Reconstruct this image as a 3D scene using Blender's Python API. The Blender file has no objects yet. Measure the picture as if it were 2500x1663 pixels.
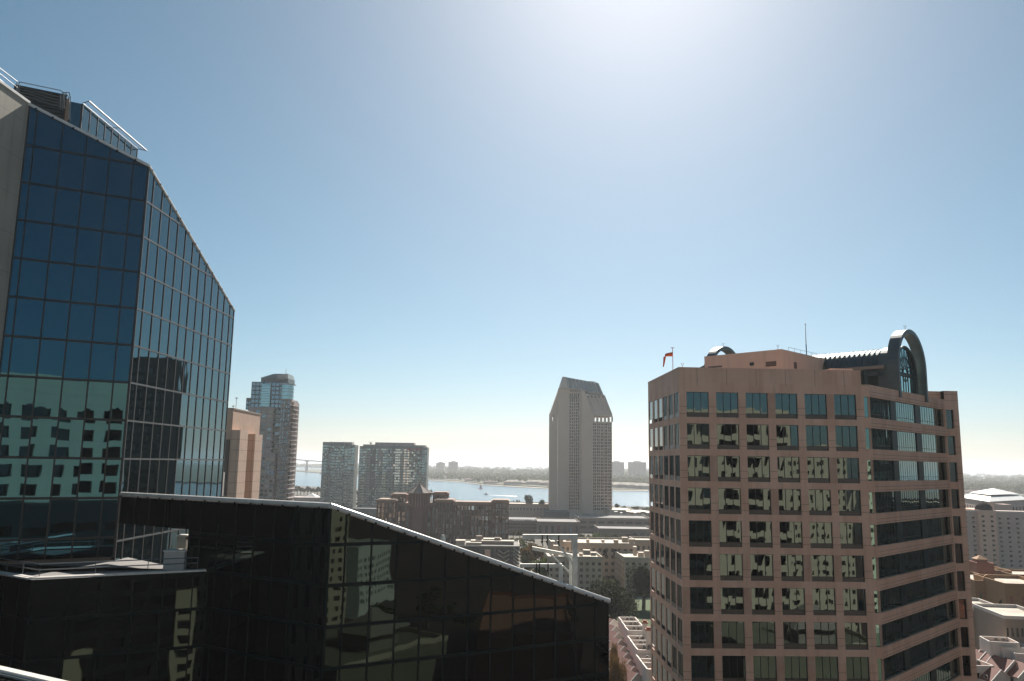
import bpy, math, random
import numpy as np
from mathutils import Vector, Matrix
random.seed(7)
R = math.radians
sc = bpy.context.scene
col = sc.collection
# ---------------------------------------------------------------- camera, sky, sun, exposure
FOC, PITCH, ROLL, CH = 1944.0, R(8.73), R(0.88), 62.0
cam_d = bpy.data.cameras.new('camera'); cam = bpy.data.objects.new('camera', cam_d); col.objects.link(cam)
cam_d.sensor_width = 36.0; cam_d.lens = FOC / 2500 * 36.0; cam_d.clip_start = 0.5; cam_d.clip_end = 90000
CR = Matrix.Rotation(math.pi / 2 + PITCH, 4, 'X') @ Matrix.Rotation(ROLL, 4, 'Z')
cam.matrix_world = Matrix.Translation((0, 0, CH)) @ CR
sc.camera = cam
CR3 = np.array([[CR[i][j] for j in range(3)] for i in range(3)])
def ray(px, py): return CR3 @ np.array([(px - 1250) / FOC, -(py - 831.5) / FOC, -1.0])
def P(px, py, Y):
    d = ray(px, py); d = d * (Y / d[1]); return (d[0], d[1], d[2] + CH)
def G(px, py, z=0.0):
    d = ray(px, py); d = d * ((z - CH) / d[2]); return (d[0], d[1], z)
def U(az): return np.array([math.sin(R(az)), math.cos(R(az))])
def onwall(p0, az, px, py):
    u = U(az); n = np.array([-u[1], u[0]]); p0 = np.array(p0[:2]); d = ray(px, py)
    s = n @ p0 / (n @ d[:2]); q = d * s
    return float((q[:2] - p0) @ u), float(q[2] + CH)
SUN_AZ, SUN_EL = 9.5, 39.0
w = bpy.data.worlds.new('World'); sc.world = w; w.use_nodes = True
nt = w.node_tree; bg = nt.nodes['Background']; sky = nt.nodes.new('ShaderNodeTexSky')
sky.sky_type = 'NISHITA'; sky.sun_disc = False; sky.sun_elevation = R(SUN_EL); sky.sun_rotation = R(SUN_AZ)
sky.air_density = .75; sky.dust_density = .75; sky.ozone_density = 3.0; sky.altitude = 60
hsv = nt.nodes.new("ShaderNodeHueSaturation"); hsv.inputs["Saturation"].default_value = 1.03; hsv.inputs["Hue"].default_value = .474; nt.links.new(sky.outputs[0], hsv.inputs["Color"])
tn = nt.nodes.new("ShaderNodeMix"); tn.data_type = "RGBA"; tn.blend_type = "MULTIPLY"; tn.inputs[0].default_value = 1; tn.inputs[7].default_value = (.84, .875, .87, 1); nt.links.new(hsv.outputs[0], tn.inputs[6]); nt.links.new(tn.outputs[2], bg.inputs[0])
bg.inputs[1].default_value = 0.05
sd = bpy.data.lights.new('sun', 'SUN'); sd.energy = 5.0; sd.angle = R(0.53); sd.color = (1, .93, .84)
so = bpy.data.objects.new('sun', sd); col.objects.link(so); so.location = (40, 200, 300)
sdir = Vector((math.sin(R(SUN_AZ)) * math.cos(R(SUN_EL)), math.cos(R(SUN_AZ)) * math.cos(R(SUN_EL)), math.sin(R(SUN_EL))))
so.rotation_euler = sdir.to_track_quat('Z', 'Y').to_euler()
sc.view_settings.view_transform = 'Standard'; sc.view_settings.look = 'None'
sc.view_settings.exposure = 0.98; sc.view_settings.gamma = 1.0
sc.cycles.max_bounces = 8; sc.cycles.volume_bounces = 0; sc.cycles.glossy_bounces = 4
sc.cycles.use_denoising = True

# ---------------------------------------------------------------- materials
def srgb(r, g, b):
    f = lambda c: (c / 255 / 12.92) if c / 255 <= .04045 else ((c / 255 + .055) / 1.055) ** 2.4
    return (f(r), f(g), f(b), 1)
class NT:
    def __init__(s, name):
        s.m = bpy.data.materials.new(name); s.m.use_nodes = True; s.t = s.m.node_tree; s.b = s.t.nodes['Principled BSDF']
    def n(s, ty, **k):
        o = s.t.nodes.new(ty)
        for a, v in k.items():
            if a.startswith('i_'):
                kk = a[2:]; o.inputs[int(kk) if kk.isdigit() else kk].default_value = v
            else: setattr(o, a, v)
        return o
    def l(s, a, b): s.t.links.new(a, b)
    def math(s, op, a, b=None, c=None):
        o = s.n('ShaderNodeMath', operation=op)
        for i, v in enumerate((a, b, c)):
            if v is None: continue
            if isinstance(v, (int, float)): o.inputs[i].default_value = v
            else: s.l(v, o.inputs[i])
        return o.outputs[0]
    def mix(s, f, a, b):
        o = s.n('ShaderNodeMix', data_type='RGBA')
        for i, v in ((0, f), (6, a), (7, b)):
            if isinstance(v, (int, float, tuple)): o.inputs[i].default_value = v
            else: s.l(v, o.inputs[i])
        return o.outputs[2]
def c4(c): return tuple(c) + (1,) if len(c) == 3 else tuple(c)
def mat(name, c, rough=.8, metal=0., c2=None, nscale=.3, detail=5, bump=0., bscale=4., joints=None, jcol=.55, stain=0, spec=None):
    N = NT(name); c = c4(c); c2 = c4(c2) if c2 else tuple(v * .78 for v in c[:3]) + (1,)
    tc = N.n('ShaderNodeTexCoord')
    no = N.n('ShaderNodeTexNoise', i_Scale=nscale, i_Detail=float(detail), i_Roughness=.65); N.l(tc.outputs['Object'], no.inputs['Vector'])
    rp = N.n('ShaderNodeValToRGB'); rp.color_ramp.elements[0].position = .35; rp.color_ramp.elements[1].position = .68
    N.l(no.outputs[0], rp.inputs[0])
    out = N.mix(rp.outputs[0], c, c2)
    if stain:
        mp = N.n('ShaderNodeMapping'); mp.inputs['Scale'].default_value = (1.2, 1.2, .12); N.l(tc.outputs['Object'], mp.inputs[0])
        n2 = N.n('ShaderNodeTexNoise', i_Scale=1.0, i_Detail=4.0); N.l(mp.outputs[0], n2.inputs['Vector'])
        r2 = N.n('ShaderNodeValToRGB'); r2.color_ramp.elements[0].position = .5; r2.color_ramp.elements[1].position = .75
        N.l(n2.outputs[0], r2.inputs[0]); f = N.math('MULTIPLY', r2.outputs[0], stain)
        out = N.mix(f, out, tuple(v * .45 for v in c[:3]) + (1,))
    if joints:
        ju, jv, jw, ou, ov = joints
        uv = N.n('ShaderNodeUVMap'); sp = N.n('ShaderNodeSeparateXYZ'); N.l(uv.outputs[0], sp.inputs[0])
        fs = []
        for s_, j, o_ in ((sp.outputs[0], ju, ou), (sp.outputs[1], jv, ov)):
            if not j: continue
            js = j if isinstance(j, tuple) else (j,)
            a = N.math('ADD', s_, -o_ + 1000 * js[0]); fr = N.math('FLOORED_MODULO', a, js[0]) if False else N.math('MODULO', a, js[0])
            fs.append(N.math('LESS_THAN', fr, jw))
            for k in js[1:]:
                d = N.math('ABSOLUTE', N.math('SUBTRACT', fr, k)); fs.append(N.math('LESS_THAN', d, jw * .5))
        f = fs[0]
        for g in fs[1:]: f = N.math('MAXIMUM', f, g)
        if 'granite' in name:
            fx = N.math('FLOOR', N.math('MULTIPLY', N.math('ADD', sp.outputs[0], .48), 1 / 1.88)); fz = N.math('FLOOR', N.math('MULTIPLY', N.math('ADD', sp.outputs[1], -.07), 1 / 1.98))
            cb = N.n('ShaderNodeCombineXYZ'); N.l(fx, cb.inputs[0]); N.l(fz, cb.inputs[1]); wn = N.n('ShaderNodeTexWhiteNoise'); N.l(cb.outputs[0], wn.inputs[0])
            out = N.mix(N.math('MULTIPLY', wn.outputs[0], .34), out, tuple(v * q for v, q in zip(c[:3], (.66, .50, .42))) + (1,))
        f = N.math('MULTIPLY', f, 1 - jcol)
        out = N.mix(f, out, tuple(v * .25 for v in c[:3]) + (1,))
    N.l(out, N.b.inputs['Base Color']); N.b.inputs['Roughness'].default_value = rough; N.b.inputs['Metallic'].default_value = metal
    if spec is not None: N.b.inputs['Specular IOR Level'].default_value = spec
    if bump:
        nb = N.n('ShaderNodeTexNoise', i_Scale=bscale, i_Detail=4.0); N.l(tc.outputs['Object'], nb.inputs['Vector'])
        bp = N.n('ShaderNodeBump', i_Strength=1.0, i_Distance=bump); N.l(nb.outputs[0], bp.inputs['Height']); N.l(bp.outputs[0], N.b.inputs['Normal'])
    return N.m
def glass(name, tint, wave=.012, scale=.55, rough=.015, dark=.0007, vstretch=.45):
    """reflective tinted glazing: coated mirror layer over a dark interior, gently warped"""
    N = NT(name); N.b.inputs['Base Color'].default_value = c4(tint); N.b.inputs['Metallic'].default_value = 1.0
    N.b.inputs['Roughness'].default_value = rough
    df = N.n('ShaderNodeBsdfDiffuse'); df.inputs[0].default_value = (dark, dark * 1.1, dark * 1.1, 1)
    ad = N.n('ShaderNodeAddShader'); N.l(N.b.outputs[0], ad.inputs[0]); N.l(df.outputs[0], ad.inputs[1])
    out = N.t.nodes['Material Output']; N.l(ad.outputs[0], out.inputs[0])
    tc = N.n('ShaderNodeTexCoord'); mp = N.n('ShaderNodeMapping'); mp.inputs['Scale'].default_value = (1, 1, vstretch)
    N.l(tc.outputs['Object'], mp.inputs[0])
    no = N.n('ShaderNodeTexNoise', i_Scale=scale, i_Detail=1.5, i_Roughness=.4); N.l(mp.outputs[0], no.inputs['Vector'])
    bp = N.n('ShaderNodeBump', i_Strength=1.0, i_Distance=wave); N.l(no.outputs[0], bp.inputs['Height']); N.l(bp.outputs[0], N.b.inputs['Normal'])
    return N.m

M = {}
M['conc'] = mat('beige_concrete', (.40, .37, .31), .85, c2=(.33, .305, .255), nscale=.15, joints=(0, 4.18, .05, 0, .7), stain=.35, bump=.01)
M['glassA'] = glass('teal_blue_glass', (.032, .092, .125), .012, .33, vstretch=.35)
M['glassB'] = glass('grey_green_glass', (.055, .125, .15), .006, .45)
M['glassD'] = glass('black_green_glass', (.030, .043, .038), .014, .36, vstretch=.4)
M['mull'] = mat('black_mullion', (.012, .016, .017), .4)
M['mullB'] = mat('bronze_grey_mullion', (.15, .14, .135), .45, metal=.3)
M['mullD'] = mat('dark_green_mullion', (.005, .012, .011), .7, spec=.2)
M['coping'] = mat('white_aluminium_coping', (.80, .77, .72), .35, metal=.1, c2=(.68, .65, .60), nscale=.8, stain=.3)
M['rail'] = mat('painted_steel_rail', (.13, .15, .16), .5, metal=.2)
M['whitesteel'] = mat('white_painted_steel', (.62, .62, .58), .5, c2=(.45, .44, .40), nscale=1.2, stain=.4)
M['black'] = mat('black_rubber', (.01, .01, .01), .6)
M['roofgrey'] = mat('roof_membrane', (.22, .21, .20), .9, c2=(.14, .135, .13), nscale=.08, stain=.3)
M['stone'] = mat('pink_granite', (.77, .49, .36), .75, c2=(.69, .42, .30), nscale=.22, detail=6, joints=(0, (3.96, .9), .045, 0, .07), stain=.42, bump=.004, jcol=.0)
M['stonep'] = mat('pink_granite_parapet', (.77, .495, .365), .75, c2=(.69, .425, .305), nscale=.2, detail=6, joints=(3.76, 0, .05, 2.3, 0), stain=.35, jcol=.15)
M['stoner'] = mat('red_granite_pier', (.50, .28, .19), .75, c2=(.57, .36, .27), nscale=.5, stain=.3)
M['stucco'] = mat('pink_stucco', (.74, .50, .385), .85, c2=(.68, .45, .34), nscale=.3, stain=.2)
M['glassO'] = glass('green_office_glass', (.088, .118, .118), .0075, .40, vstretch=.6)
M['glassR'] = glass('teal_ribbon_glass', (.15, .25, .24), .008, .5)
M['spand'] = mat('brown_spandrel', (.055, .047, .040), .35, c2=(.075, .06, .05), nscale=.8)
M['dgreen'] = mat('dark_green_metal', (.035, .052, .052), .45, metal=.4)
M['vault'] = mat('seamed_green_metal', (.10, .125, .125), .33, metal=.75, c2=(.075, .10, .10), nscale=.5)
M['arch'] = mat('grey_green_panel', (.10, .125, .125), .4, metal=.3, c2=(.075, .10, .10), nscale=.4, joints=(0, 1.4, .05, 0, 0))
M['fan'] = glass('fan_window_glass', (.42, .62, .62), .004, .5)
M['orange'] = mat('orange_windsock_cloth', (.75, .12, .04), .8)
M['redpaint'] = mat('red_paint', (.5, .05, .03), .5)
M['tan'] = mat('tan_ribbed_concrete', (.50, .33, .235), .85, c2=(.44, .285, .20), nscale=.3, stain=.4)
M['tanrib'] = mat('tan_rib_panel', (.55, .37, .27), .85, c2=(.48, .32, .23), nscale=.2, joints=(2.4, 4.0, .22, 0, 0), jcol=.5)
M['louvre'] = mat('dark_louvre', (.05, .04, .035), .7, joints=(0, .5, .15, 0, 0))
M['condo'] = mat('mauve_condo_wall', (.38, .31, .285), .8, c2=(.33, .265, .245), nscale=.1)
M['condow'] = mat('pale_balcony_slab', (.58, .53, .49), .8)
M['condog'] = mat('slate_panel', (.10, .13, .145), .5)
M['glassC'] = glass('condo_glass', (.16, .22, .26), .01, .3)
M['glassT'] = glass('tower_green_glass', (.30, .42, .43), .03, .25)
M['glassdk'] = glass('dark_window_glass', (.10, .11, .11), .01, .4)
M['curtain'] = mat('curtain_and_reflection_pane', (.50, .45, .36), .8, c2=(.35, .34, .30), nscale=.2)  # pale pane colour; on the broad bay tower it paints in city reflections
M['brown'] = mat('brown_window_reveal', (.16, .14, .11), .7)
M['towf'] = mat('grey_green_frame', (.17, .19, .17), .6)
M['pinkroof'] = mat('dusty_pink_plant_screen', (.42, .34, .32), .8)
M['signred'] = mat('red_sign_letter', (.45, .03, .05), .5)
M['signgrey'] = mat('bronze_sign_letter', (.09, .08, .075), .5)
M['brick'] = mat('red_brown_brick', (.22, .115, .082), .85, c2=(.17, .09, .07), nscale=.15)
M['brickt'] = mat('tan_brick_trim', (.32, .21, .155), .85)
M['slate'] = mat('grey_slate_roof', (.27, .225, .19), .8, joints=(0, .6, .15, 0, 0), jcol=.6)
M['hyatt'] = mat('beige_hotel_concrete', (.64, .485, .38), .85, c2=(.59, .44, .345), nscale=.05, stain=.12)
M['hyglass'] = glass('hotel_glass', (.03, .03, .03), .01, .4)
M['hyroof'] = mat('blue_green_metal_roof', (.20, .25, .25), .5, metal=.3, c2=(.17, .215, .22), nscale=.1)
M['cream'] = mat('cream_stucco', (.50, .40, .30), .85, c2=(.44, .345, .26), nscale=.12, stain=.15)
M['creamroof'] = mat('bright_roof', (.50, .43, .34), .8, c2=(.30, .26, .21), nscale=.2)
M['white'] = mat('white_stucco', (.62, .57, .52), .85, c2=(.54, .49, .44), nscale=.2, stain=.12)
M['redroof'] = mat('red_tile_roof', (.22, .085, .06), .8, c2=(.17, .065, .05), nscale=.6, joints=(.4, .45, .06, 0, 0), jcol=.6)
M['ochre'] = mat('ochre_stucco', (.34, .19, .085), .85, c2=(.29, .155, .075), nscale=.15)
M['terra'] = mat('terracotta_stucco', (.33, .13, .08), .85, c2=(.28, .11, .07), nscale=.2)
M['greyb'] = mat('grey_concrete', (.31, .24, .19), .85, c2=(.245, .19, .15), nscale=.06, stain=.2)
M['dkgrey'] = mat('dark_shop_wall', (.12, .115, .105), .85)
M['asph'] = mat('asphalt', (.055, .053, .05), .9, c2=(.04, .04, .038), nscale=.1)
M['paver'] = mat('pale_pavement', (.26, .24, .21), .9, c2=(.20, .185, .16), nscale=.1)
M['ground'] = mat('city_ground', (.085, .07, .055), .95, c2=(.045, .045, .03), nscale=.02, detail=8)
M['island'] = mat('island_ground', (.085, .09, .055), .95, c2=(.045, .06, .03), nscale=.006, detail=8)
M['lawn'] = mat('lawn_grass', (.042, .07, .008), .95, c2=(.03, .05, .006), nscale=.2)
M['sand'] = mat('beach_sand', (.48, .42, .33), .95)
M['bark'] = mat('tree_bark', (.10, .08, .06), .9, bump=.02)
def leafmat(name, a, b, seedscale=.35):
    N = NT(name); tc = N.n('ShaderNodeTexCoord'); no = N.n('ShaderNodeTexNoise', i_Scale=seedscale, i_Detail=3.0)
    N.l(tc.outputs['Object'], no.inputs[0]); gi = N.n('ShaderNodeNewGeometry')
    f = N.math('MULTIPLY', N.math('ADD', no.outputs[0], gi.outputs['Random Per Island']), .5)
    N.l(N.mix(f, c4(a), c4(b)), N.b.inputs['Base Color']); N.b.inputs['Roughness'].default_value = .85; N.b.inputs['Specular IOR Level'].default_value = .15
    tr = N.n('ShaderNodeBsdfTranslucent'); tr.inputs[0].default_value = c4(b); mx = N.n('ShaderNodeMixShader'); mx.inputs[0].default_value = .2
    N.l(N.b.outputs[0], mx.inputs[1]); N.l(tr.outputs[0], mx.inputs[2]); N.l(mx.outputs[0], N.t.nodes['Material Output'].inputs[0])
    return N.m
M['leaf'] = leafmat('dark_ficus_leaves', (.010, .016, .005), (.032, .038, .015))
M['leaf2'] = leafmat('olive_leaves', (.05, .06, .02), (.11, .12, .05))
M['leaf3'] = leafmat('autumn_leaves', (.09, .055, .02), (.20, .12, .04))
M['leafb'] = leafmat('bright_leaves', (.07, .10, .02), (.14, .19, .04))
# water
N = NT('bay_water'); N.b.inputs['Base Color'].default_value = (.030, .075, .10, 1); N.b.inputs['Roughness'].default_value = .16
N.b.inputs['IOR'].default_value = 1.33
tc = N.n('ShaderNodeTexCoord'); na = N.n('ShaderNodeTexNoise', i_Scale=.22, i_Detail=4.0, i_Roughness=.7); N.l(tc.outputs['Object'], na.inputs[0])
bp = N.n('ShaderNodeBump', i_Strength=1.0, i_Distance=.9); N.l(na.outputs[0], bp.inputs['Height']); N.l(bp.outputs[0], N.b.inputs['Normal'])
nb = N.n('ShaderNodeTexNoise', i_Scale=.004, i_Detail=5.0); mpp = N.n('ShaderNodeMapping'); mpp.inputs['Scale'].default_value = (.35, 1.6, 1); N.l(tc.outputs['Object'], mpp.inputs[0]); N.l(mpp.outputs[0], nb.inputs[0])
N.l(N.mix(nb.outputs[0], (.030, .105, .165, 1), (.055, .15, .21, 1)), N.b.inputs['Base Color'])
M['water'] = N.m

# ---------------------------------------------------------------- mesh builder and scene helpers
class MB:
    def __init__(s): s.v = []; s.f = []; s.uv = []; s.o = (0, 0); s.mi = []; s.cur = 0
    def poly(s, pts):
        k = len(s.v); pts = [Vector(p) for p in pts]; s.v += [tuple(p) for p in pts]; s.f.append(tuple(range(k, k + len(pts)))); s.mi.append(s.cur)
        n = Vector((0, 0, 0))
        for i in range(1, len(pts) - 1): n += (pts[i] - pts[0]).cross(pts[i + 1] - pts[0])
        if n.length: n.normalize()
        if abs(n.z) > .95: s.uv += [(p.x, p.y) for p in pts]
        else:
            h = Vector((-n.y, n.x, 0)).normalized() if (abs(n.x) + abs(n.y)) > 1e-6 else Vector((1, 0, 0))
            t = h.cross(n); t = t if t.z > 0 else -t
            if abs(n.z) < .05: s.uv += [((p - Vector((s.o[0], s.o[1], 0))).dot(h), p.z) for p in pts]
            else: s.uv += [(p.dot(h), p.dot(t)) for p in pts]
    def box(s, a, b):
        x0, y0, z0 = [min(a[i], b[i]) for i in range(3)]; x1, y1, z1 = [max(a[i], b[i]) for i in range(3)]
        s.prism([(x0, y0), (x1, y0), (x1, y1), (x0, y1)], z0, z1)
    def prism(s, pl, z0, z1, bottom=True, top=True):
        """counter-clockwise footprint"""
        n = len(pl)
        for i in range(n):
            a = pl[i]; b = pl[(i + 1) % n]
            s.poly([(a[0], a[1], z0), (b[0], b[1], z0), (b[0], b[1], z1), (a[0], a[1], z1)])
        if top: s.poly([(p[0], p[1], z1) for p in pl])
        if bottom: s.poly([(p[0], p[1], z0) for p in reversed(pl)])
    def hull(s, lo, hi):
        """loft between two equal-length rings of 3-D points, capped"""
        n = len(lo)
        for i in range(n):
            j = (i + 1) % n; s.poly([lo[i], lo[j], hi[j], hi[i]])
        s.poly(hi); s.poly(list(reversed(lo)))
    def obox(s, A, B, zl, zh, t, out=0.):
        """box along the segment A-B, thickness t to the inside, pushed `out` to the outside (outside is right of A->B)"""
        A = np.array(A[:2], float); B = np.array(B[:2], float); u = (B - A) / np.linalg.norm(B - A); n = np.array([u[1], -u[0]])
        a = A + n * out; b = B + n * out; c = B - n * t; d = A - n * t
        s.prism([tuple(a), tuple(b), tuple(c), tuple(d)], zl, zh)
    def bar(s, p, q, wd, hg=None):
        """rectangular bar between two 3-D points"""
        hg = hg or wd; p = Vector(p); q = Vector(q); d = (q - p).normalized()
        up = Vector((0, 0, 1)) if abs(d.z) < .95 else Vector((0, 1, 0))
        r = d.cross(up).normalized(); u = r.cross(d)
        c = [r * wd / 2 * i + u * hg / 2 * j for i, j in ((-1, -1), (1, -1), (1, 1), (-1, 1))]
        s.hull([p + k for k in c], [q + k for k in c])
    def tube(s, pts, r, n=8, r2=None):
        pts = [Vector(p) for p in pts]; rings = []
        for i, p in enumerate(pts):
            d = (pts[min(i + 1, len(pts) - 1)] - pts[max(i - 1, 0)]).normalized()
            up = Vector((0, 0, 1)) if abs(d.z) < .9 else Vector((1, 0, 0))
            a = d.cross(up).normalized(); b = a.cross(d); rr = r if r2 is None else r + (r2 - r) * i / (len(pts) - 1)
            rings.append([p + (a * math.cos(k * 2 * math.pi / n) + b * math.sin(k * 2 * math.pi / n)) * rr for k in range(n)])
        for i in range(len(rings) - 1):
            for k in range(n): j = (k + 1) % n; s.poly([rings[i][k], rings[i][j], rings[i + 1][j], rings[i + 1][k]])
        s.poly(list(reversed(rings[0]))); s.poly(rings[-1])
    def build(s, name, mats, parent=None, smooth=False):
        me = bpy.data.meshes.new(name); me.from_pydata(s.v, [], s.f)
        ul = me.uv_layers.new(name='UVMap'); flat = [c for p in s.uv for c in p]; ul.data.foreach_set('uv', flat)
        if not isinstance(mats, (list, tuple)): mats = [mats]
        for m in mats: me.materials.append(M[m] if isinstance(m, str) else m)
        me.polygons.foreach_set('material_index', s.mi)
        if smooth: me.polygons.foreach_set('use_smooth', [True] * len(s.f))
        me.update(); o = bpy.data.objects.new(name, me); col.objects.link(o)
        if parent: o.parent = parent
        return o
def tag(o, label=None, cat=None, group=None, kind=None):
    for k, v in (('label', label), ('category', cat), ('group', group), ('kind', kind)):
        if v: o[k] = v
    return o
AZOF = {}
def thing(name, label, cat, loc=(0, 0, 0), az=90., group=None):
    """Empty at a thing's base; local x runs along azimuth az, local y 90 degrees to its left"""
    o = bpy.data.objects.new(name, None); o.empty_display_size = 1; col.objects.link(o)
    o.location = loc; o.rotation_euler.z = R(90 - az); tag(o, label, cat, group)
    AZOF[o.name] = az
    return o
def loc2(o, p):
    a = R(90 - AZOF[o.name]); x = p[0] - o.location.x; y = p[1] - o.location.y
    return (x * math.cos(a) + y * math.sin(a), -x * math.sin(a) + y * math.cos(a)) + ((p[2] - o.location.z,) if len(p) > 2 else ())
def toworld(o, p):
    a = R(90 - AZOF[o.name]); return np.array([o.location.x + p[0] * math.cos(a) - p[1] * math.sin(a), o.location.y + p[0] * math.sin(a) + p[1] * math.cos(a), o.location.z + p[2]])
def wallgrid(mb, A, B, z0, z1, us, vs, dep=.3):
    """wall from A to B (left to right seen from outside) with recessed openings us x vs; returns the openings"""
    A = np.array(A[:2], float); B = np.array(B[:2], float); W = np.linalg.norm(B - A); u = (B - A) / W; n = np.array([u[1], -u[0]])
    mb.o = tuple(A)
    def pt(a, z, d=0): q = A + u * a - n * d; return (q[0], q[1], z)
    def q(a0, a1, c0, c1):
        if a1 - a0 > 1e-4 and c1 - c0 > 1e-4: mb.poly([pt(a0, c0), pt(a1, c0), pt(a1, c1), pt(a0, c1)])
    x = 0; outl = []
    for a, b in us:
        q(x, a, z0, z1); x = b; z = z0
        for c, d in vs:
            q(a, b, z, c); z = d
            mb.poly([pt(a, c), pt(a, d), pt(a, d, dep), pt(a, c, dep)][::-1]); mb.poly([pt(b, c), pt(b, c, dep), pt(b, d, dep), pt(b, d)][::-1])
            mb.poly([pt(a, c), pt(a, c, dep), pt(b, c, dep), pt(b, c)][::-1]); mb.poly([pt(a, d), pt(b, d), pt(b, d, dep), pt(a, d, dep)][::-1])
            outl.append((pt(a, c, dep), u, n, b - a, d - c))
        q(a, b, z, z1)
    q(x, W, z0, z1)
    return outl
def pane(mb, O, u, n, x0, x1, y0, y1, jit=.004):
    r = lambda: random.uniform(-jit, jit)
    p = lambda a, b: tuple(np.array([O[0], O[1], O[2]]) + np.array([u[0] * a, u[1] * a, b]) + np.array([n[0], n[1], 0]) * (r()))
    mb.poly([p(x0, y0), p(x1, y0), p(x1, y1), p(x0, y1)])
def add_windows(root, specs, mats, name='window', lights=1, frame=None, fw=.07, spand=0., jit=.004, cap=100, pick=None):
    """each opening becomes a window part (frame and spandrel as its sub-parts); past `cap`, one stuff part"""
    cw = np.array([0, 0, CH]); specs = sorted(specs, key=lambda s: np.linalg.norm(toworld(root, s[0]) - cw))
    rest = MB(); mats = mats if isinstance(mats, list) else [mats]
    for i, (O, u, n, W, Hh) in enumerate(specs):
        mb = MB() if i < cap else rest
        k = random.randrange(len(mats))
        if pick:
            k2 = pick((O, u)); k = k if k2 is None else k2 % len(mats)
        if i >= cap: mb.cur = k
        for j in range(lights): pane(mb, O, u, n, W * j / lights, W * (j + 1) / lights, spand, Hh, jit)
        if i < cap:
            o = mb.build(name, mats[k], root)
            if frame:
                f = MB(); P0 = np.array(O)
                def b(x0, x1, y0, y1, th=.07):
                    a = P0[:2] + u * x0; c = P0[:2] + u * x1; f.obox(a, c, O[2] + y0, O[2] + y1, -.012, th)
                b(0, fw, 0, Hh); b(W - fw, W, 0, Hh); b(fw, W - fw, Hh - fw, Hh); b(fw, W - fw, spand, spand + fw)
                for j in range(1, lights): x = W * j / lights; b(x - fw / 2, x + fw / 2, spand + fw, Hh - fw)
                f.build('frame', frame, o)
                if spand:
                    s_ = MB(); s_.obox(P0[:2] + u * fw, P0[:2] + u * (W - fw), O[2], O[2] + spand, -.02, .035); s_.build('spandrel', 'spand', o)
    if rest.v: rest.build(name, mats, root)['kind'] = 'stuff'
def intervals(n, pitch, wd, start): return [(start + i * pitch, start + i * pitch + wd) for i in range(n)]
def rows(z_top, pitch, h, n): return sorted([(z_top - i * pitch - h, z_top - i * pitch) for i in range(n)])
def clip(poly, tf):
    """clip (u, z) polygon to z <= tf(u), tf linear"""
    out = []
    for i in range(len(poly)):
        a = poly[i]; b = poly[(i + 1) % len(poly)]; da = tf(a[0]) - a[1]; db = tf(b[0]) - b[1]
        if da >= 0: out.append(a)
        if da * db < 0: s = da / (da - db); out.append((a[0] + (b[0] - a[0]) * s, a[1] + (b[1] - a[1]) * s))
    return out
def curtain(root, A, B, ucuts, zcuts, tf, gm, mm, hb=.12, vb=.07, proud=.07, jit=.006, zb=None, cap=100):
    """curtain wall from A to B: every pane its own part, one mullion grid"""
    A = np.array(A[:2], float); B = np.array(B[:2], float); W = np.linalg.norm(B - A); u = (B - A) / W; n = np.array([u[1], -u[0]])
    cuts = [0] + [c for c in ucuts if 0 < c < W - .05] + [W]; zc = sorted(zcuts); panes = []
    for i in range(len(cuts) - 1):
        for j in range(len(zc) - 1):
            pl = clip([(cuts[i], zc[j]), (cuts[i + 1], zc[j]), (cuts[i + 1], zc[j + 1]), (cuts[i], zc[j + 1])], tf)
            if len(pl) >= 3: panes.append(pl)
    def cd(pl): q = A + u * pl[0][0]; return np.linalg.norm(toworld(root, (q[0], q[1], pl[0][1])) - np.array([0, 0, CH]))
    panes.sort(key=cd); rest = MB()
    for k, pl in enumerate(panes):
        mb = MB() if k < cap else rest; tx = random.uniform(-jit, jit) / 2; tz = random.uniform(-jit, jit) / 4; cu = sum(p[0] for p in pl) / len(pl); cz = sum(p[1] for p in pl) / len(pl)
        mb.poly([tuple(A + u * p[0] + n * ((p[0] - cu) * tx + (p[1] - cz) * tz)) + (p[1],) for p in pl])
        if k < cap: mb.build('glass_pane', gm, root)
    if rest.v: rest.build('glass_pane', gm, root)['kind'] = 'stuff'
    g = MB()
    for c in cuts:
        a = min(max(c, vb / 2), W - vb / 2); g.obox(A + u * (a - vb / 2), A + u * (a + vb / 2), zc[0], tf(a) - .02, .02, proud)
    for z in zc[1:-1]:
        a0, a1 = 0, W; t0, t1 = tf(0), tf(W)
        if z > t0 and z > t1: continue
        if z > t1: a1 = W * (t0 - z) / (t0 - t1)
        if z > t0: a0 = W * (t0 - z) / (t0 - t1)
        g.obox(A + u * a0, A + u * a1, z - hb / 2, z + hb / 2, .02, proud - .006)
    g.build('mullion_grid', mm, root)
    back = MB(); pl = clip([(0.02, zc[0]), (W - .02, zc[0]), (W - .02, zc[-1] + 30), (.02, zc[-1] + 30)], lambda a: tf(a) - .03)
    back.poly([tuple(A + u * p[0] - n * .12) + (p[1],) for p in pl]); back.build('backing_wall', 'mull', root)
def structure(name, mb, m): o = mb.build(name, m); o['kind'] = 'structure'; return o

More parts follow.
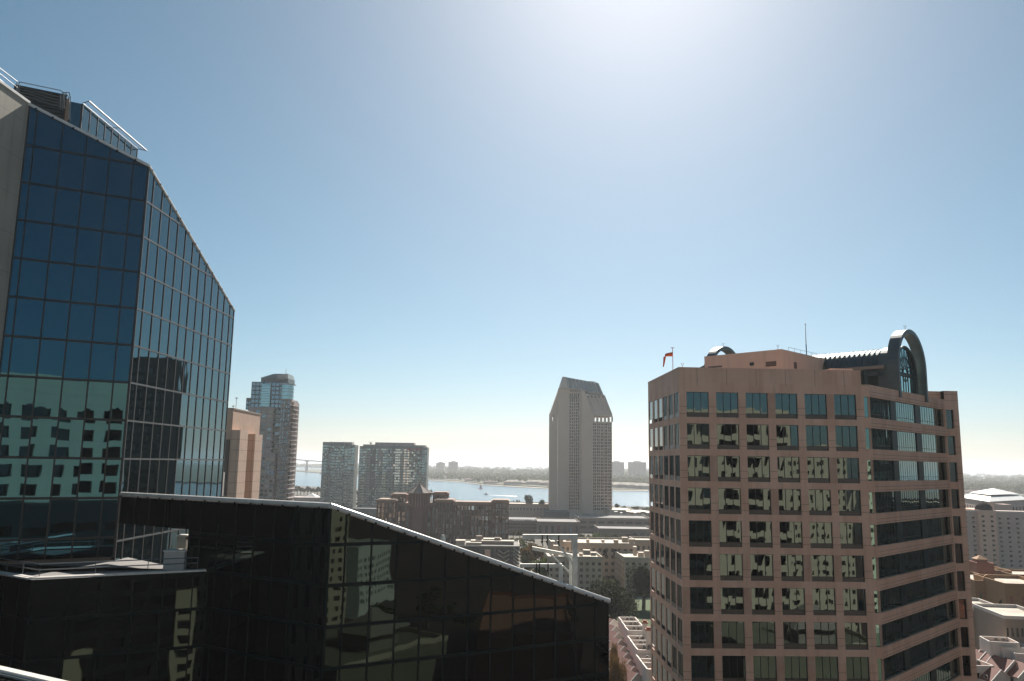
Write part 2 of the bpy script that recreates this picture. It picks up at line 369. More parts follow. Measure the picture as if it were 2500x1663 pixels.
# ================================================================ SETTING: land, bay, ocean, island
GZ = 5.0
mb = MB(); mb.poly([(-40000, -3000, 0), (40000, -3000, 0), (60000, 80000, 0), (-60000, 80000, 0)]); structure('bay_water', mb, 'water')
def land(name, pts, z, m, zb=-3):
    mb = MB(); pl = [(p[0], p[1]) for p in pts]
    a = sum(pl[i][0] * pl[(i + 1) % len(pl)][1] - pl[(i + 1) % len(pl)][0] * pl[i][1] for i in range(len(pl)))
    if a < 0: pl.reverse()
    mb.prism(pl, zb, z, bottom=False); return structure(name, mb, m)
near = [(-3000, -2000), (3000, -2000), (3000, 1250)] + [G(x, y)[:2] for x, y in ((2500, 1264), (1583, 1247), (1500, 1244), (1345, 1238), (1240, 1236), (1043, 1226), (880, 1200), (787, 1195), (640, 1188))] + [(-1500, 1750), (-3000, 1800)]
land('ground', near, GZ, 'ground')
isl = [G(x, y)[:2] for x, y in ((872, 1163), (960, 1168), (1043, 1172), (1130, 1177), (1180, 1184), (1240, 1187), (1330, 1192), (1420, 1195), (1500, 1197), (1583, 1197), (1900, 1204), (2500, 1214))] + [(4200, 2000), (6200, 6500), (2200, 7400), (300, 7200), (-900, 6600), (-1300, 4600)]
land('island', isl, 3.5, 'island')
land('far_shore', [G(520, 1136)[:2], G(760, 1141)[:2], G(900, 1143.5)[:2], (-200, 7600), (-2500, 9800), (-5000, 9000)], 5, 'island')
beach = [G(x, y)[:2] for x, y in ((872, 1163.6), (960, 1168.8), (1043, 1173), (1130, 1178.2), (1180, 1185.2), (1240, 1188.4), (1330, 1193.6), (1420, 1197), (1500, 1198.8), (1583, 1199))]
land('beach', beach + [G(x, y)[:2] for x, y in ((1583, 1194), (1420, 1192), (1240, 1184.6), (1180, 1182), (1130, 1175.5), (960, 1166.5), (872, 1161))], 1.2, 'sand')

# ================================================================ LEFT GLASS TOWER
S1 = 1.1; cx, cy = -38.43 * S1, 80 * S1
tower = thing('glass_office_tower', 'tall blue mirrored glass tower with a slanting roofline, cut off by the left edge', 'tower', (cx, cy, GZ))
zt = lambda z: 62 + (z - 62) * S1 - GZ
uA, uB = U(61.4), U(1.4)
a0 = -uA * 11.19 * S1; c0 = np.zeros(2); b1 = uB * 26.35 * S1
LA = 11.19 * S1; LB = 26.35 * S1
levels = [zt(v) for v in (54.2, 58.0, 61.8, 65.6, 69.4, 73.2, 77.0, 80.8, 84.6, 88.4, 92.2, 96.4, 100.2)]
tfA = lambda a: zt(96.35) + (zt(92.15) - zt(96.35)) * a / LA
tfB = lambda a: zt(92.15) + (zt(81.75) - zt(92.15)) * a / LB
curtain(tower, a0, c0, [(11.19 - v) * S1 for v in (10.42, 8.1, 5.9, 3.7, 1.48)], [46.4] + levels[:-1], tfA, 'glassA', 'mull', .26, .17, .06, jit=.008)
curtain(tower, c0, b1, [(1.35 + 2.135 * i) * S1 for i in range(12)], [20.0, 24, 28, 32, 36, 40, 44, 48] + levels[2:-1], tfB, 'glassB', 'mullB', .19, .11, .09, jit=.006)
# concrete side wall coming forward
mb = MB(); q0 = a0 - uB * 38; mb.obox(q0, a0, zt(62.0), zt(96.45), 1.2); mb.build('concrete_wall', 'conc', tower)
mb = MB(); mb.obox(q0, a0, 0, zt(62.0) - .01, 1.2); mb.build('darkened_side_wall', 'mull', tower)  # lower wall made black so the wing's glass mirrors something dark
mb = MB(); mb.obox(q0, a0 + uA * .0, zt(96.45), zt(96.45) + .3, 1.35, .12); mb.build('coping', 'coping', tower)
for k, yy in enumerate((-25.0, -23.2, -21.6, -20.2)):
    mb = MB(); q = a0 + uB * (yy + 5.0); mb.obox(q - uB * .45, q + uB * .45, 2, zt(62.0) - .02, .1, .4); mb.build('side_pier', 'conc', tower)
for k in range(11):
    q = a0 + uB * -20.0; mb = MB(); zz_ = 4 + k * 4.6; mb.obox(q + uB * .5, q + uB * 4.3, zz_, zz_ + 1.7, .1, .25); mb.build('side_spandrel', 'conc', tower)
mb = MB(); q = a0 - uB * 4.2
for i in range(12): mb.obox(a0 - uB * 9.2, q, zt(89.6) + i * .22, zt(89.6) + i * .22 + .1, .05, .1)
mb.obox(a0 - uB * 9.2, q, zt(89.6) - .1, zt(89.6) - .02, .05, .13); mb.obox(a0 - uB * 9.2, q, zt(89.6) + 2.66, zt(89.6) + 2.74, .05, .13)
mb.build('wall_louvre', 'mull', tower)
# body behind the glass
mb = MB(); bk = [tuple(a0 + np.array([.5, .6])), tuple(c0 + np.array([-.5, .3])), tuple(b1 + np.array([-.5, -.3])), tuple(b1 + np.array([-22, 8])), tuple(a0 + np.array([-10, 34])), tuple(a0 + np.array([-10, 0]))]
hz = [zt(95.2), zt(91), zt(80.8), zt(80.8), zt(90), zt(95.2)]
mb.hull([(p[0], p[1], 0) for p in bk], [(p[0], p[1], h) for p, h in zip(bk, hz)]); mb.build('core_wall', 'greyb', tower)
# copings, with small clips
def coping(root, p, q, wd=.5, hg=.28, name='coping', clips=0, m='coping'):
    mb = MB()
    if clips >= 12: mb.tube([p, q], wd * .42, 14); o = mb.build(name, m, root, smooth=True)
    else: mb.bar(p, q, wd, hg); o = mb.build(name, m, root)
    p = Vector(p); q = Vector(q); d = (q - p).normalized(); s = Vector((d.y, -d.x, 0)).normalized()
    for i in range(clips):
        c = p + (q - p) * ((i + .35 + random.uniform(-.18, .25)) / clips); k = MB()
        k.bar(c + s * (wd / 2 + .03) - d * .09 + Vector((0, 0, -hg * .55)), c + s * (wd / 2 + .03) + d * .09 + Vector((0, 0, -hg * .55)), .08, .16); k.build('clip', 'black', o)
    return o
v3 = lambda p, z: (p[0], p[1], z)
coping(tower, v3(a0 - uA * .1, tfA(0) + .1), v3(c0, tfA(LA) + .1), .42, .30, clips=6)
coping(tower, v3(c0, tfB(0) + .1), v3(b1, tfB(LB) + .1), .42, .30, clips=14)
mb = MB(); mb.obox(b1 - uB * .02, b1 + uB * .5, 0, zt(60.2), 3, .1); mb.build('corner_pier', 'white', tower)
# rooftop penthouse (glass box) behind the coping
pw = np.array(P(202, 254, 93.5)); pl_ = pw[:2] - np.array([cx, cy]); ztop = pw[2] - GZ
Lp, _ = onwall(pw, -4.0, 336, 367); uP = U(-4.0); pe = pl_ + uP * Lp; Lq, _ = onwall(pw, 61.4, 170, 250); pq = pl_ + uA * Lq
_, zp2 = onwall(pw, -4.0, 336, 365); zp2 -= GZ
def glassbox(A, B, cuts, zt0, zt1, zb):
    Wd = np.linalg.norm(B - A); curtain(tower, A, B, [Wd * i / cuts for i in range(1, cuts)], [zb, zt0 + 6], lambda a: zt0 + (zt1 - zt0) * a / Wd, 'glassB', 'mull', .2, .16, .06, jit=.004)
glassbox(pl_, pe, 8, ztop, zp2, ztop - 5.0); glassbox(pq, pl_, 1, ztop, ztop, ztop - 5)
mb = MB(); mb.prism([tuple(pq + uP * .3 + np.array([0, 0])), tuple(pl_ + uP * .3 - np.array([.2, 0])), tuple(pe - np.array([.2, 0])), tuple(pe - np.array([9, 0])), tuple(pq + np.array([-1, 6]))], ztop - 9, min(ztop, zp2) - .6); mb.build('penthouse_wall', 'greyb', tower)
# grated canopy along the penthouse top
mb = MB(); e0 = np.array(P(217, 247, 93.5))[:2] - np.array([cx, cy]); e1 = np.array(P(358, 368, pw[1] + Lp + .6))[:2] - np.array([cx, cy]); ec0 = P(217, 247, 93.5)[2] - GZ; ec1 = P(358, 368, pw[1] + Lp + .6)[2] - GZ; n_ = 46
mb.tube([v3(e0, ec0), v3(e1, ec1)], .09); mb.tube([v3(pl_, ztop + .1), v3(pe, zp2 + .1)], .05)
for i in range(n_ + 1):
    t = i / n_; mb.bar(v3(pl_ + (pe - pl_) * t, ztop + .1 + (zp2 - ztop) * t), v3(e0 + (e1 - e0) * t, ec0 + (ec1 - ec0) * t),   .02, .02 if i % 23 else .12)
mb.build('canopy_grating', 'rail', tower)
# stepped dark plant louvres, stair railing and hooped ladder at the left
mb = MB(); k0 = np.array(P(35, 205, 89))[:2] - np.array([cx, cy]); k1 = np.array(P(163, 236, 92))[:2] - np.array([cx, cy])
zk0 = P(35, 210, 89)[2] - GZ; zk1 = P(163, 236, 92)[2] - GZ
for i in range(9): mb.bar(v3(k0, zk0 - i * .36), v3(k1, zk1 - i * .36), .5 - .03 * i, .26)
mb.build('plant_louvre', 'mull', tower)
mb = MB(); mb.hull([v3(k0 + np.array([.2, .4]), zk0 - 6), v3(k1 + np.array([0, .4]), zk1 - 6), v3(k1 + np.array([-1, 5]), zk1 - 6), v3(k0 + np.array([-1, 5]), zk0 - 6)], [v3(k0 + np.array([.2, .4]), zk0 - .1), v3(k1 + np.array([0, .4]), zk1 - .1), v3(k1 + np.array([-1, 5]), zk1 - .1), v3(k0 + np.array([-1, 5]), zk0 - .1)]); mb.build('plant_wall', 'greyb', tower)
lp = lambda x, y, Y: tuple(np.array(P(x, y, Y)) - np.array([cx, cy, GZ]))
mb = MB()
for dy in (0, 17, 34): mb.tube([lp(-30, 145 + dy, 78), lp(0, 167 + dy * .8, 81), lp(42, 199 + dy * .85, 86)], .045)
mb.tube([lp(42, 199, 86), lp(40, 228, 86)], .05); mb.tube([lp(47, 201, 86), lp(45, 228, 86)], .05)
mb.tube([lp(47, 200, 86), lp(100, 211, 87.5), lp(148, 221, 89), lp(155, 226, 89.2), lp(152, 268, 89.2)], .05)
for k in range(4): mb.tube([lp(47, 212 + k * 6, 86), lp(150, 238 + k * 8, 89)], .03)
mb.build('roof_railing', 'rail', tower)
mb = MB()
for dx in (0, 9):
    mb.tube([lp(147 + dx, 265, 89.4), lp(148 + dx, 232, 89.4), lp(153 + dx, 226, 89.4), lp(160 + dx, 226, 89.4), lp(168 + dx * .4, 238, 89.4), lp(166 + dx * .4, 292, 89.4)], .06)
mb.build('ladder_hoop', 'rail', tower)
mb = MB(); t_, z_ = onwall((cx, cy), 1.4, 438, 512); bp_ = uB * t_ + np.array([-2.0, 0]); zb_ = z_ - GZ
mb.box((bp_[0] - .5, bp_[1] - .6, zb_ - 3), (bp_[0] + .8, bp_[1] + .6, zb_ + .6)); mb.tube([(bp_[0] + .6, bp_[1], zb_ + .5), (bp_[0] + .6, bp_[1], zb_ + 1.5)], .05)
mb.build('davit_box', 'greyb', tower)

# ================================================================ DARK GLASS WING IN FRONT
S2 = .973; dx_, dy_ = -16.30 * S2, 74 * S2
wing = thing('dark_glass_wing', 'low black glass wing with a white coping sloping down to the right, in the foreground', 'building', (dx_, dy_, GZ))
zw = lambda z: 62 + (z - 62) * S2 - GZ
uC = U(-58.6); LD = 30.85 * S2; cw_ = uC * 19.5 * S2; cend = uC * 31.6 * S2; dend = uA * LD
lv = [zw(58.03 - 3.63 - 3.57 * i) for i in range(13)]
tfD = lambda a: zw(57.75) + (zw(47.35) - zw(57.75)) * a / LD
curtain(wing, c0, dend, [(1.55 + 2.51 * i) * S2 for i in range(12)], [z for z in lv] + [zw(58.6)], tfD, 'glassD', 'mullD', .30, .13, .08, jit=.010)
LC = 19.5 * S2
curtain(wing, cw_, c0, [LC - v * S2 for v in (1.0, 1.88, 4.4, 7.1, 9.85, 12.5, 15.1, 17.7)], lv + [zw(58.6)], lambda a: zw(57.75), 'glassD', 'mullD', .30, .13, .08, jit=.010)
LE = np.linalg.norm(cend - cw_)
curtain(wing, cend, cw_, [2.5, 5.1, 7.7, 10.3], [zw(54.7), zw(58.6)], lambda a: zw(57.75), 'glassD', 'mullD', .3, .12, .06)
mb = MB(); mb.hull([v3(cend - uC * .1, zw(54.7)), v3(cw_ - uC * .1, zw(54.7)), v3(cw_ + np.array([1.2, 2]), zw(54.7)), v3(cend + np.array([1.2, 2.]), zw(54.7))], [v3(cend - uC * .1 + np.array([.1, .15]), zw(57.6)), v3(cw_ + np.array([.1, .15]), zw(57.6)), v3(cw_ + np.array([1.2, 2]), zw(57.6)), v3(cend + np.array([1.2, 2.]), zw(57.6))]); mb.build('bridge_deck', 'mullD', wing)
# left return wall of the wing above the terrace, and its back
mb = MB(); r1 = cw_ + uB * 9
curtain(wing, r1, cw_, [2.4, 4.8, 7.2], [zw(47.2), zw(50.85), zw(54.4), zw(58.6)], lambda a: zw(57.75), 'glassD', 'mullD', .3, .13, .06)
mb = MB(); fp = [c0 + np.array([0, .5]), dend + np.array([-.3, .2]), dend + uB * 20, c0 + uB * 26, r1 + np.array([.3, 0]), cw_ + np.array([.3, .4])]
mb.prism([tuple(p) for p in fp], 0, 35 - 0, bottom=False); mb.build('roof_well', 'roofgrey', wing)
mb = MB(); mb.obox(dend, dend + uB * 20, 0, 34, .5); mb.build('end_wall', 'mullD', wing)
coping(wing, v3(c0 - uA * .0, zw(57.75) + .12), v3(dend + uA * .1, zw(47.35) + .12), .60, .34, clips=24)
coping(wing, v3(cend, zw(57.75) + .12), v3(c0, zw(57.75) + .12), .62, .34, clips=14)
# terrace block left of the wing
eW = uC * 16.04 * S2; gW = eW - uA * 15.2 * S2; hW = gW + uC * 22
zT = zw(51.05)
terr = thing('roof_terrace_block', 'dark glass block with a pale-edged roof terrace, lower left below the blue tower', 'building', (dx_ + gW[0], dy_ + gW[1], GZ))
curtain(terr, c0, eW - gW, [2.6 * i + .4 for i in range(1, 6)], [z for z in lv if z < zT - 1] + [zT + 3], lambda a: zT - .25, 'glassD', 'mullD', .26, .11, .05, jit=.014)
curtain(terr, hW - gW, c0, [2.5 * i for i in range(1, 9)], [z for z in lv if z < zT - 1] + [zT + 3], lambda a: zT - .25, 'glassD', 'mullD', .26, .11, .05, jit=.014)
tpl = [c0 + np.array([0, .1]), eW - gW + np.array([0, .1]), cw_ - gW, np.array([cx - dx_ - gW[0], cy - dy_ - gW[1]]) + uB * 3, np.array([cx - dx_ - gW[0], cy - dy_ - gW[1]]) + a0 + uB * 2, np.array([cx - dx_ - gW[0] - 12, cy - dy_ - gW[1] - 12]), hW - gW]
mb = MB(); mb.prism([tuple(p) for p in tpl], zT - 1.2, zT - .35); mb.build('terrace_floor', 'roofgrey', terr)
coping(terr, v3(c0, zT - .1), v3(eW - gW - uA * .3, zT - .1), .9, .14)
coping(terr, v3(hW - gW, zT - .1), v3(c0, zT - .1), .9, .14)
mb = MB()
pts = [hW - gW + np.array([.3, .5]), np.array([.25, .55]), eW - gW - uA * 1.0 + np.array([-.25, .45])]
for hz_ in (1.05, .55): mb.tube([v3(p, zT + hz_) for p in pts], .05)
for a, b, n_ in ((pts[0], pts[1], 8), (pts[1], pts[2], 3)):
    for i in range(n_ + 1): p = a + (b - a) * i / n_; mb.tube([v3(p, zT - .1), v3(p, zT + 1.05)], .035)
mb.build('railing', 'rail', terr)
# rooftop boxes on the terrace by the wing wall
def wbox(name, label, cat, px0, px1, pyt, Y, zb, dep, m, cm, group=None):
    p = P(px0, pyt, Y); q = P(px1, pyt, Y); t = thing(name, label, cat, (p[0], p[1], zb), group=group); W_ = q[0] - p[0]; h = p[2] - zb
    mb = MB(); mb.box((0, 0, 0), (W_, dep, h)); mb.build('casing', m, t); mb = MB(); mb.box((-.08, -.08, h + .003), (W_ + .08, dep + .08, h + .1)); mb.build('cap', cm, t); return t
wbox('planter_box', 'wide beige box on the terrace behind the railing, nearest the wing', 'planter', 401, 451, 1346.5, 81.3, zT + GZ - .35, 1.6, 'white', 'coping')
wbox('vent_box', 'taller narrow beige box behind the wide terrace box', 'vent box', 433, 455, 1309, 84.2, zT + GZ - .35, 1.2, 'conc', 'coping')
# low roof edge with white coping in the bottom left corner
p1 = np.array(G(-160, 1592, 50.)); p2 = np.array(G(190, 1672, 50.)); lw = thing('low_glass_roof_edge', 'white coped roof edge with a blue steel rail, bottom left corner', 'building', (p1[0], p1[1], GZ))
d_ = p2[:2] - p1[:2]
curtain(lw, c0, d_, [2.5 * i for i in range(1, 9)], [0, 10, 20, 30, 38, 42, 45.6], lambda a: 44.4, 'glassD', 'mullD')
coping(lw, (0, 0, 44.9), (d_[0], d_[1], 44.9), .5, .16)
un_ = d_ / np.linalg.norm(d_); nn_ = np.array([un_[1], -un_[0]])
mb = MB(); mb.tube([v3(nn_ * .45, 44.8), v3(d_ + nn_ * .45, 44.8)], .07)
for i in range(7): p = d_ * i / 6; mb.tube([v3(p + nn_ * .45, 44.8), v3(p, 44.7)], .035)
mb.build('rail', 'rail', lw)
mb = MB(); mb.prism([tuple(c0), tuple(d_), tuple(d_ + np.array([-10, -14])), tuple(np.array([-14, -9]))][::-1] if False else [tuple(c0 + np.array([-.1, -.1]))] + [tuple(np.array([-14, -9])), tuple(d_ + np.array([-10, -14])), tuple(d_ + np.array([-.1, -.1]))], 43.2, 44.2); 
mb.build('roof', 'roofgrey', lw)

# window-cleaning davit frames standing in the wing's roof well
def davit(label, Y, post, beam, brace, bw, post_w, hooks=(), arm=None):
    p0 = np.array(P(post[0], post[1], Y)); t = thing('davit_frame', label, 'davit', (p0[0], p0[1], 40.0), group='white steel davit frames on the wing roof')
    L = lambda x, y, dY=0: tuple(np.array(P(x, y, Y + dY)) - np.array([p0[0], p0[1], 40.0]))
    mb = MB(); top = L(post[0], post[1]); mb.bar((top[0], top[1], 0), top, post_w); mb.build('post', 'whitesteel', t)
    mb = MB(); mb.bar(L(*beam[0]), L(*beam[1]), bw, bw * 1.15)
    mb.bar(tuple(np.array(L(*beam[0])) + np.array([0, 0, bw * .62])), tuple(np.array(L(*beam[1])) + np.array([0, 0, bw * .62])), bw * 1.35, .06); mb.build('beam', 'whitesteel', t)
    mb = MB(); mb.bar(L(*brace[0]), L(*brace[1]), bw * .7, bw * .6); mb.build('brace', 'whitesteel', t)
    for h in hooks:
        mb = MB(); mb.bar(L(h, beam[0][1] - 5, -.15), L(h, beam[0][1] + 16, -.15), .12, .22); mb.bar(L(h - 3, beam[0][1] + 10, -.15), L(h + 2, beam[0][1] + 22, -.15), .1, .1); mb.build('hook', 'black', t)
davit('tallest white steel davit frame with a long top beam, behind the wing coping', 88.5, (1404, 1311), ((1276, 1311), (1410, 1311)), ((1355, 1317), (1408, 1390)), .38, .52, (1324, 1336, 1364))
davit('short white davit beam with two black hooks, left of the tall frame', 86.5, (1370, 1381), ((1269, 1381), (1372, 1381)), ((1332, 1386), (1360, 1440)), .26, .4, (1310, 1317, 1338))
davit('middle davit frame with a slanting arm reaching up left under the tall beam', 90.5, (1393, 1354), ((1299, 1339), (1393, 1357)), ((1342, 1351), (1393, 1400)), .3, .34)
p0 = np.array(P(1081.5, 1306, 80)); t = thing('mushroom_vent', 'small hooded grey vent poking above the white sloping coping', 'vent', (p0[0], p0[1], 40.))
mb = MB(); h = p0[2] - 40; mb.tube([(0, 0, 0), (0, 0, h - .5)], .2); mb.build('pipe', 'greyb', t)
mb = MB(); mb.tube([(0, 0, h - .9), (0, 0, h - .3), (0, 0, h - .12), (0, 0, h)], .3, 12, .12); mb.build('hood', 'whitesteel', t)

# ================================================================ RIGHT OFFICE BUILDING
off = thing('granite_office_tower', 'pink granite office tower with a grid of square green windows, at the right', 'office tower', (21.13, 100., GZ), 88.3)
MW, LW = 23.3, 19.34
zr = [z for z in rows(71.18 - GZ, 3.96, 3.15, 17)]
mb = MB()
wm = wallgrid(mb, (0, 0), (MW, 0), 0, 72.05 - GZ, intervals(6, 3.76, 2.82, .92), zr, .22)
mb.build('front_wall', 'stone', off)
mb = MB(); wl = wallgrid(mb, (0, LW), (0, 0), 0, 72.05 - GZ, intervals(6, 3.2, 2.4, .67), zr, .07); mb.build('side_wall', 'stone', off)
zcut = 30 - GZ
add_windows(off, wm + wl, 'glassO', lights=3, frame='mull', fw=.055, spand=.52, jit=.003, cap=100)
m2 = np.array([24.3, -.03]); ew = np.array([65.94, 121.05]); e2 = np.array(loc2(off, ew)); ru = (e2 - m2) / np.linalg.norm(e2 - m2); RL = np.linalg.norm(e2 - m2)
zrr = rows(70.97 - GZ, 3.96, 2.62, 17)
mb = MB(); wr0 = wallgrid(mb, (MW, 0), m2, 0, 72.5 - GZ, [(.25, 1.0)], zrr, .25); mb.build('return_wall', 'stone', off)
M['stoneb'] = mat('pink_granite_banded', (.75, .475, .35), .75, c2=(.67, .41, .29), nscale=.2, joints=(0, (3.96, .42, .84), .05, 0, 2.42), stain=.3, jcol=.15)
mb = MB(); wr = wallgrid(mb, m2, e2, 0, 72.5 - GZ, [(.0, RL - .15)], zrr, .3); mb.build('chamfer_wall', 'stoneb', off)
segs = [(0.05, 7.4, 8), (9.3, 16.6, 9), (18.7, RL - .2, 10)]
specs = []
for (O, u, n, W_, H_) in wr:
    z0 = O[2]
    for a, b, k in segs: specs.append(((O[0] + u[0] * a, O[1] + u[1] * a, z0), u, n, b - a, H_, k))
specs.sort(key=lambda s: -s[0][2])
for (O, u, n, W_, H_, k) in specs:
    mb = MB()
    for j in range(k): pane(mb, O, u, n, W_ * j / k, W_ * (j + 1) / k, 0, H_, .004)
    o = mb.build('ribbon_window', 'glassR', off)
    f = MB(); q = np.array(O[:2])
    for j in range(k + 1): a = W_ * j / k; f.obox(q + u * (a - .03), q + u * (a + .03), O[2], O[2] + H_, .05, .025)
    f.obox(q, q + u * W_, O[2] + .48, O[2] + .53, .05, .045); f.build('frame', 'mull', o)
for (O, u, n, W_, H_) in wr:
    for a, b in ((7.4, 9.3), (16.6, 18.7)):
        q = np.array(O[:2]); mb = MB(); mb.obox(q + u * a, q + u * b, O[2] + .002, O[2] + H_ - .002, .1, .12); mb.build('pilaster', 'dgreen', off)
add_windows(off, wr0, 'glassR', name='slim_window', frame='mull', fw=.05)
# end pier
mb = MB(); pz = 73.85 - GZ; wp = wallgrid(mb, e2, e2 + np.array([2.13, 0]), 0, pz, [(.12, 1.30)], rows(70.98 - GZ, 3.96, 2.85, 17), .3)
pr_ = [e2 + np.array([2.13, 0]), e2 + np.array([2.13, 16]), e2 + np.array([-3.2, 16]), e2 + np.array([-3.2, .9]), e2 + np.array([-.01, .9])]
for a, b in zip(pr_[:-1], pr_[1:]): mb.poly([v3(a, 0), v3(b, 0), v3(b, pz), v3(a, pz)])
mb.poly([v3(p, pz) for p in [e2, e2 + np.array([2.13, 0])] + pr_[1:]]); mb.build('end_pier', 'stone', off)
add_windows(off, wp, 'glassdk', name='pier_window', frame='mull', fw=.06, lights=1)
# parapet, coping and roof
mb = MB(); zp0 = 72.053 - GZ; zp1 = 74.2 - GZ; mb.o = (0, 0)
mb.obox((0, 0), (MW, 0), zp0, zp1, .45); mb.o = (0, LW); mb.obox((0, LW), (0, .45), zp0, zp1, .45); mb.o = (0, 0)
mb.obox((MW, .46), (MW, 7), zp0, zp1, .45)
mb.build('parapet', 'stonep', off)
mb = MB(); mb.obox((-.03, -.03), (MW + .05, -.03), zp1 + .003, zp1 + .09, .55, .02); mb.obox((-.05, LW), (-.05, .52), zp1 + .003, zp1 + .085, .55); mb.obox((MW + .04, .55), (MW + .04, 7), zp1 + .003, zp1 + .085, .55); mb.build('coping', 'stucco', off)
rf = [np.array([.46, .46]), np.array([MW - .1, .46]), m2 + np.array([.0, .5]), e2 + np.array([-3.2, .9]), e2 + np.array([-3.2, 16]), np.array([34, 36]), np.array([20, 36]), np.array([.5, LW - .1])]
mb = MB(); mb.prism([tuple(p) for p in rf], 0.1, 71.6 - GZ, bottom=False); mb.build('roof_slab', 'roofgrey', off)
mb = MB()
for i in range(7): mb.box((i * 3.76 + .1, -.004, 0), (i * 3.76 + .1, 0, 0)) if False else None
rnd = random.Random(5); spots = [(0, 6), (0, 9), (1, 2), (2, 6), (3, 0), (3, 3), (4, 5), (4, 8), (5, 0), (5, 2), (5, 5), (6, 9), (2, 9), (1, 7), (3, 8)]
for c_, r_ in spots:
    a = -.06 + c_ * 3.76; a0_ = max(a + .03, .02); zc_ = 71.18 - GZ - r_ * 3.96
    mb = MB(); mb.box((a0_, -.004, zc_ - 3.15), (min(a + .95, MW - .05), .01, zc_)); mb.build('weathered_pier', 'stoner', off)
# penthouse
pc = np.array(onwall((21.13, 100), -1.7, *P(0, 0, 1)[:0] or (1700, 900))) if False else None
A2 = lambda a, b: (1560 + a * .2121, 820 + b * .2121)
k8 = np.array([21.13, 100.]) + U(-1.7) * 8; tt, ztp = onwall(k8, 88.3, *A2(1640, 152)); pcw = k8 + U(88.3) * tt
ztp = 78.05
LL = abs(onwall(pcw, -44, *A2(752, 232))[0]); LR = abs(onwall(pcw, 46, *A2(2258, 290))[0])
pcl = np.array(loc2(off, pcw)); ul = np.array([math.cos(R(88.3 + 44)), math.sin(R(88.3 + 44))]); ur = np.array([math.cos(R(42.3)), math.sin(R(42.3))])
mb = MB(); mb.prism([tuple(pcl), tuple(pcl + ur * LR), tuple(pcl + ur * LR + ul * LL), tuple(pcl + ul * LL)], 71.6 - GZ, ztp - GZ, bottom=False); mb.build('penthouse', 'stucco', off)
def onpent(az, x, y): t, z = onwall(pcw, az, x, y); return t, z - GZ
def pentrect(name, az, x0, y0, x1, y1, m, proud=.06):
    t0, z0 = onpent(az, *A2(x0, y1)); t1, z1 = onpent(az, *A2(x1, y0)); mb = MB(); uu = (ul if az == -44 else ur)
    a, b = pcl + uu * t0, pcl + uu * t1
    if az == 46: mb.obox(a, b, z0, z1, .02, proud)
    else: mb.obox(a, b, z0, z1, .02, proud)
    mb.build(name, m, off)
M['vlouv'] = mat('brown_wall_louvre', (.20, .13, .105), .7, joints=(0, .22, .09, 0, 0), jcol=.2)
pentrect('wall_louvre', -44, 1462, 290, 1580, 357, 'vlouv'); pentrect('wall_louvre', -44, 800, 342, 955, 372, 'vlouv'); pentrect('wall_louvre', 46, 1785, 308, 1812, 375, 'vlouv')
pentrect('hooded_vent', -44, 1280, 305, 1322, 345, 'dgreen', .12)
mb = MB(); 
for i in range(9):
    t = 2.5 + (LR - 2.5) * i / 8; p = pcl + ur * t + ul * .25; mb.tube([v3(p, ztp - GZ), v3(p, ztp - GZ + .55)], .02, 5)
mb.tube([v3(pcl + ur * 2.5 + ul * .25, ztp - GZ + .55), v3(pcl + ur * LR + ul * .25, ztp - GZ + .55)], .025, 5); mb.build('roof_railing', 'rail', off)
# barrel vault with fan window and ring arches
mW = np.array([21.13, 100.]) + U(88.3) * 23.3; q0w = mW + U(46) * 16.2
q0l = np.array(loc2(off, q0w)); V = lambda s, t, z: tuple(q0l + ul * s + ur * t) + (z - GZ,)
def arc(r, zc, s, n=20, base=None):
    pts = [V(s, -r * math.cos(math.pi * i / n), zc + r * math.sin(math.pi * i / n)) for i in range(n + 1)]
    if base is not None: pts = [V(s, -r, base)] + pts + [V(s, r, base)]
    return pts
VR, VZ = 3.7, 75.35
def strip(mb, A, B):
    for i in range(len(A) - 1): mb.poly([A[i], A[i + 1], B[i + 1], B[i]])
mb = MB(); strip(mb, arc(VR, VZ, 2.6), arc(VR, VZ, 30))
s = 2.9
while s < 30:
    a = arc(VR + .08, VZ, s); b = arc(VR + .08, VZ, s + .10); strip(mb, a, b); strip(mb, arc(VR, VZ, s), a); strip(mb, b, arc(VR, VZ, s + .14)); s += .72
mb.build('vault_roof', 'vault', off)
mb = MB()
for sg in (-1, 1):
    A_ = [V(.15, sg * VR, 71.6), V(30, sg * VR, 71.6)]; mb.poly([A_[0], A_[1], V(30, sg * VR, VZ), V(.15, sg * VR, VZ)])
mb.build('vault_wall', 'dgreen', off)
mb = MB(); strip(mb, arc(VR + .25, VZ, .1, base=71.6), arc(VR + .25, VZ, 2.6, base=71.6)); strip(mb, arc(VR, VZ, .1, base=71.6), arc(VR + .25, VZ, .1, base=71.6)); strip(mb, arc(VR + .25, VZ, 2.6, base=71.6), arc(VR, VZ, 2.6, base=71.6)); mb.build('vault_end_hood', 'arch', off)
mb = MB(); a = arc(VR - .1, VZ, .35, base=71.6); mb.poly(a); mb.build('fan_window', 'fan', off)
fw_ = bpy.data.objects[[o.name for o in off.children if o.name.startswith('fan_window')][0]]
mb = MB()
for t in (-2.9, -1.9, -.9, 0, .9, 1.9, 2.9):
    mb.bar(V(.32, t, 71.6), V(.32, t, VZ - .35), .07)
mb.bar(V(.26, -VR + .1, VZ - .2), V(.26, VR - .1, VZ - .2), .2, .5)
for i in range(1, 10):
    an = math.pi * i / 10; mb.bar(V(.28, -1.0 * math.cos(an), VZ + 1.0 * math.sin(an)), V(.28, -(VR - .15) * math.cos(an), VZ + (VR - .15) * math.sin(an)), .07)
for rr in (1.0, 2.3):
    pts = arc(rr, VZ, .28, 14)
    for i in range(14): mb.bar(pts[i], pts[i + 1], .07)
pts = arc(VR - .05, VZ, .28, 20, base=71.6)
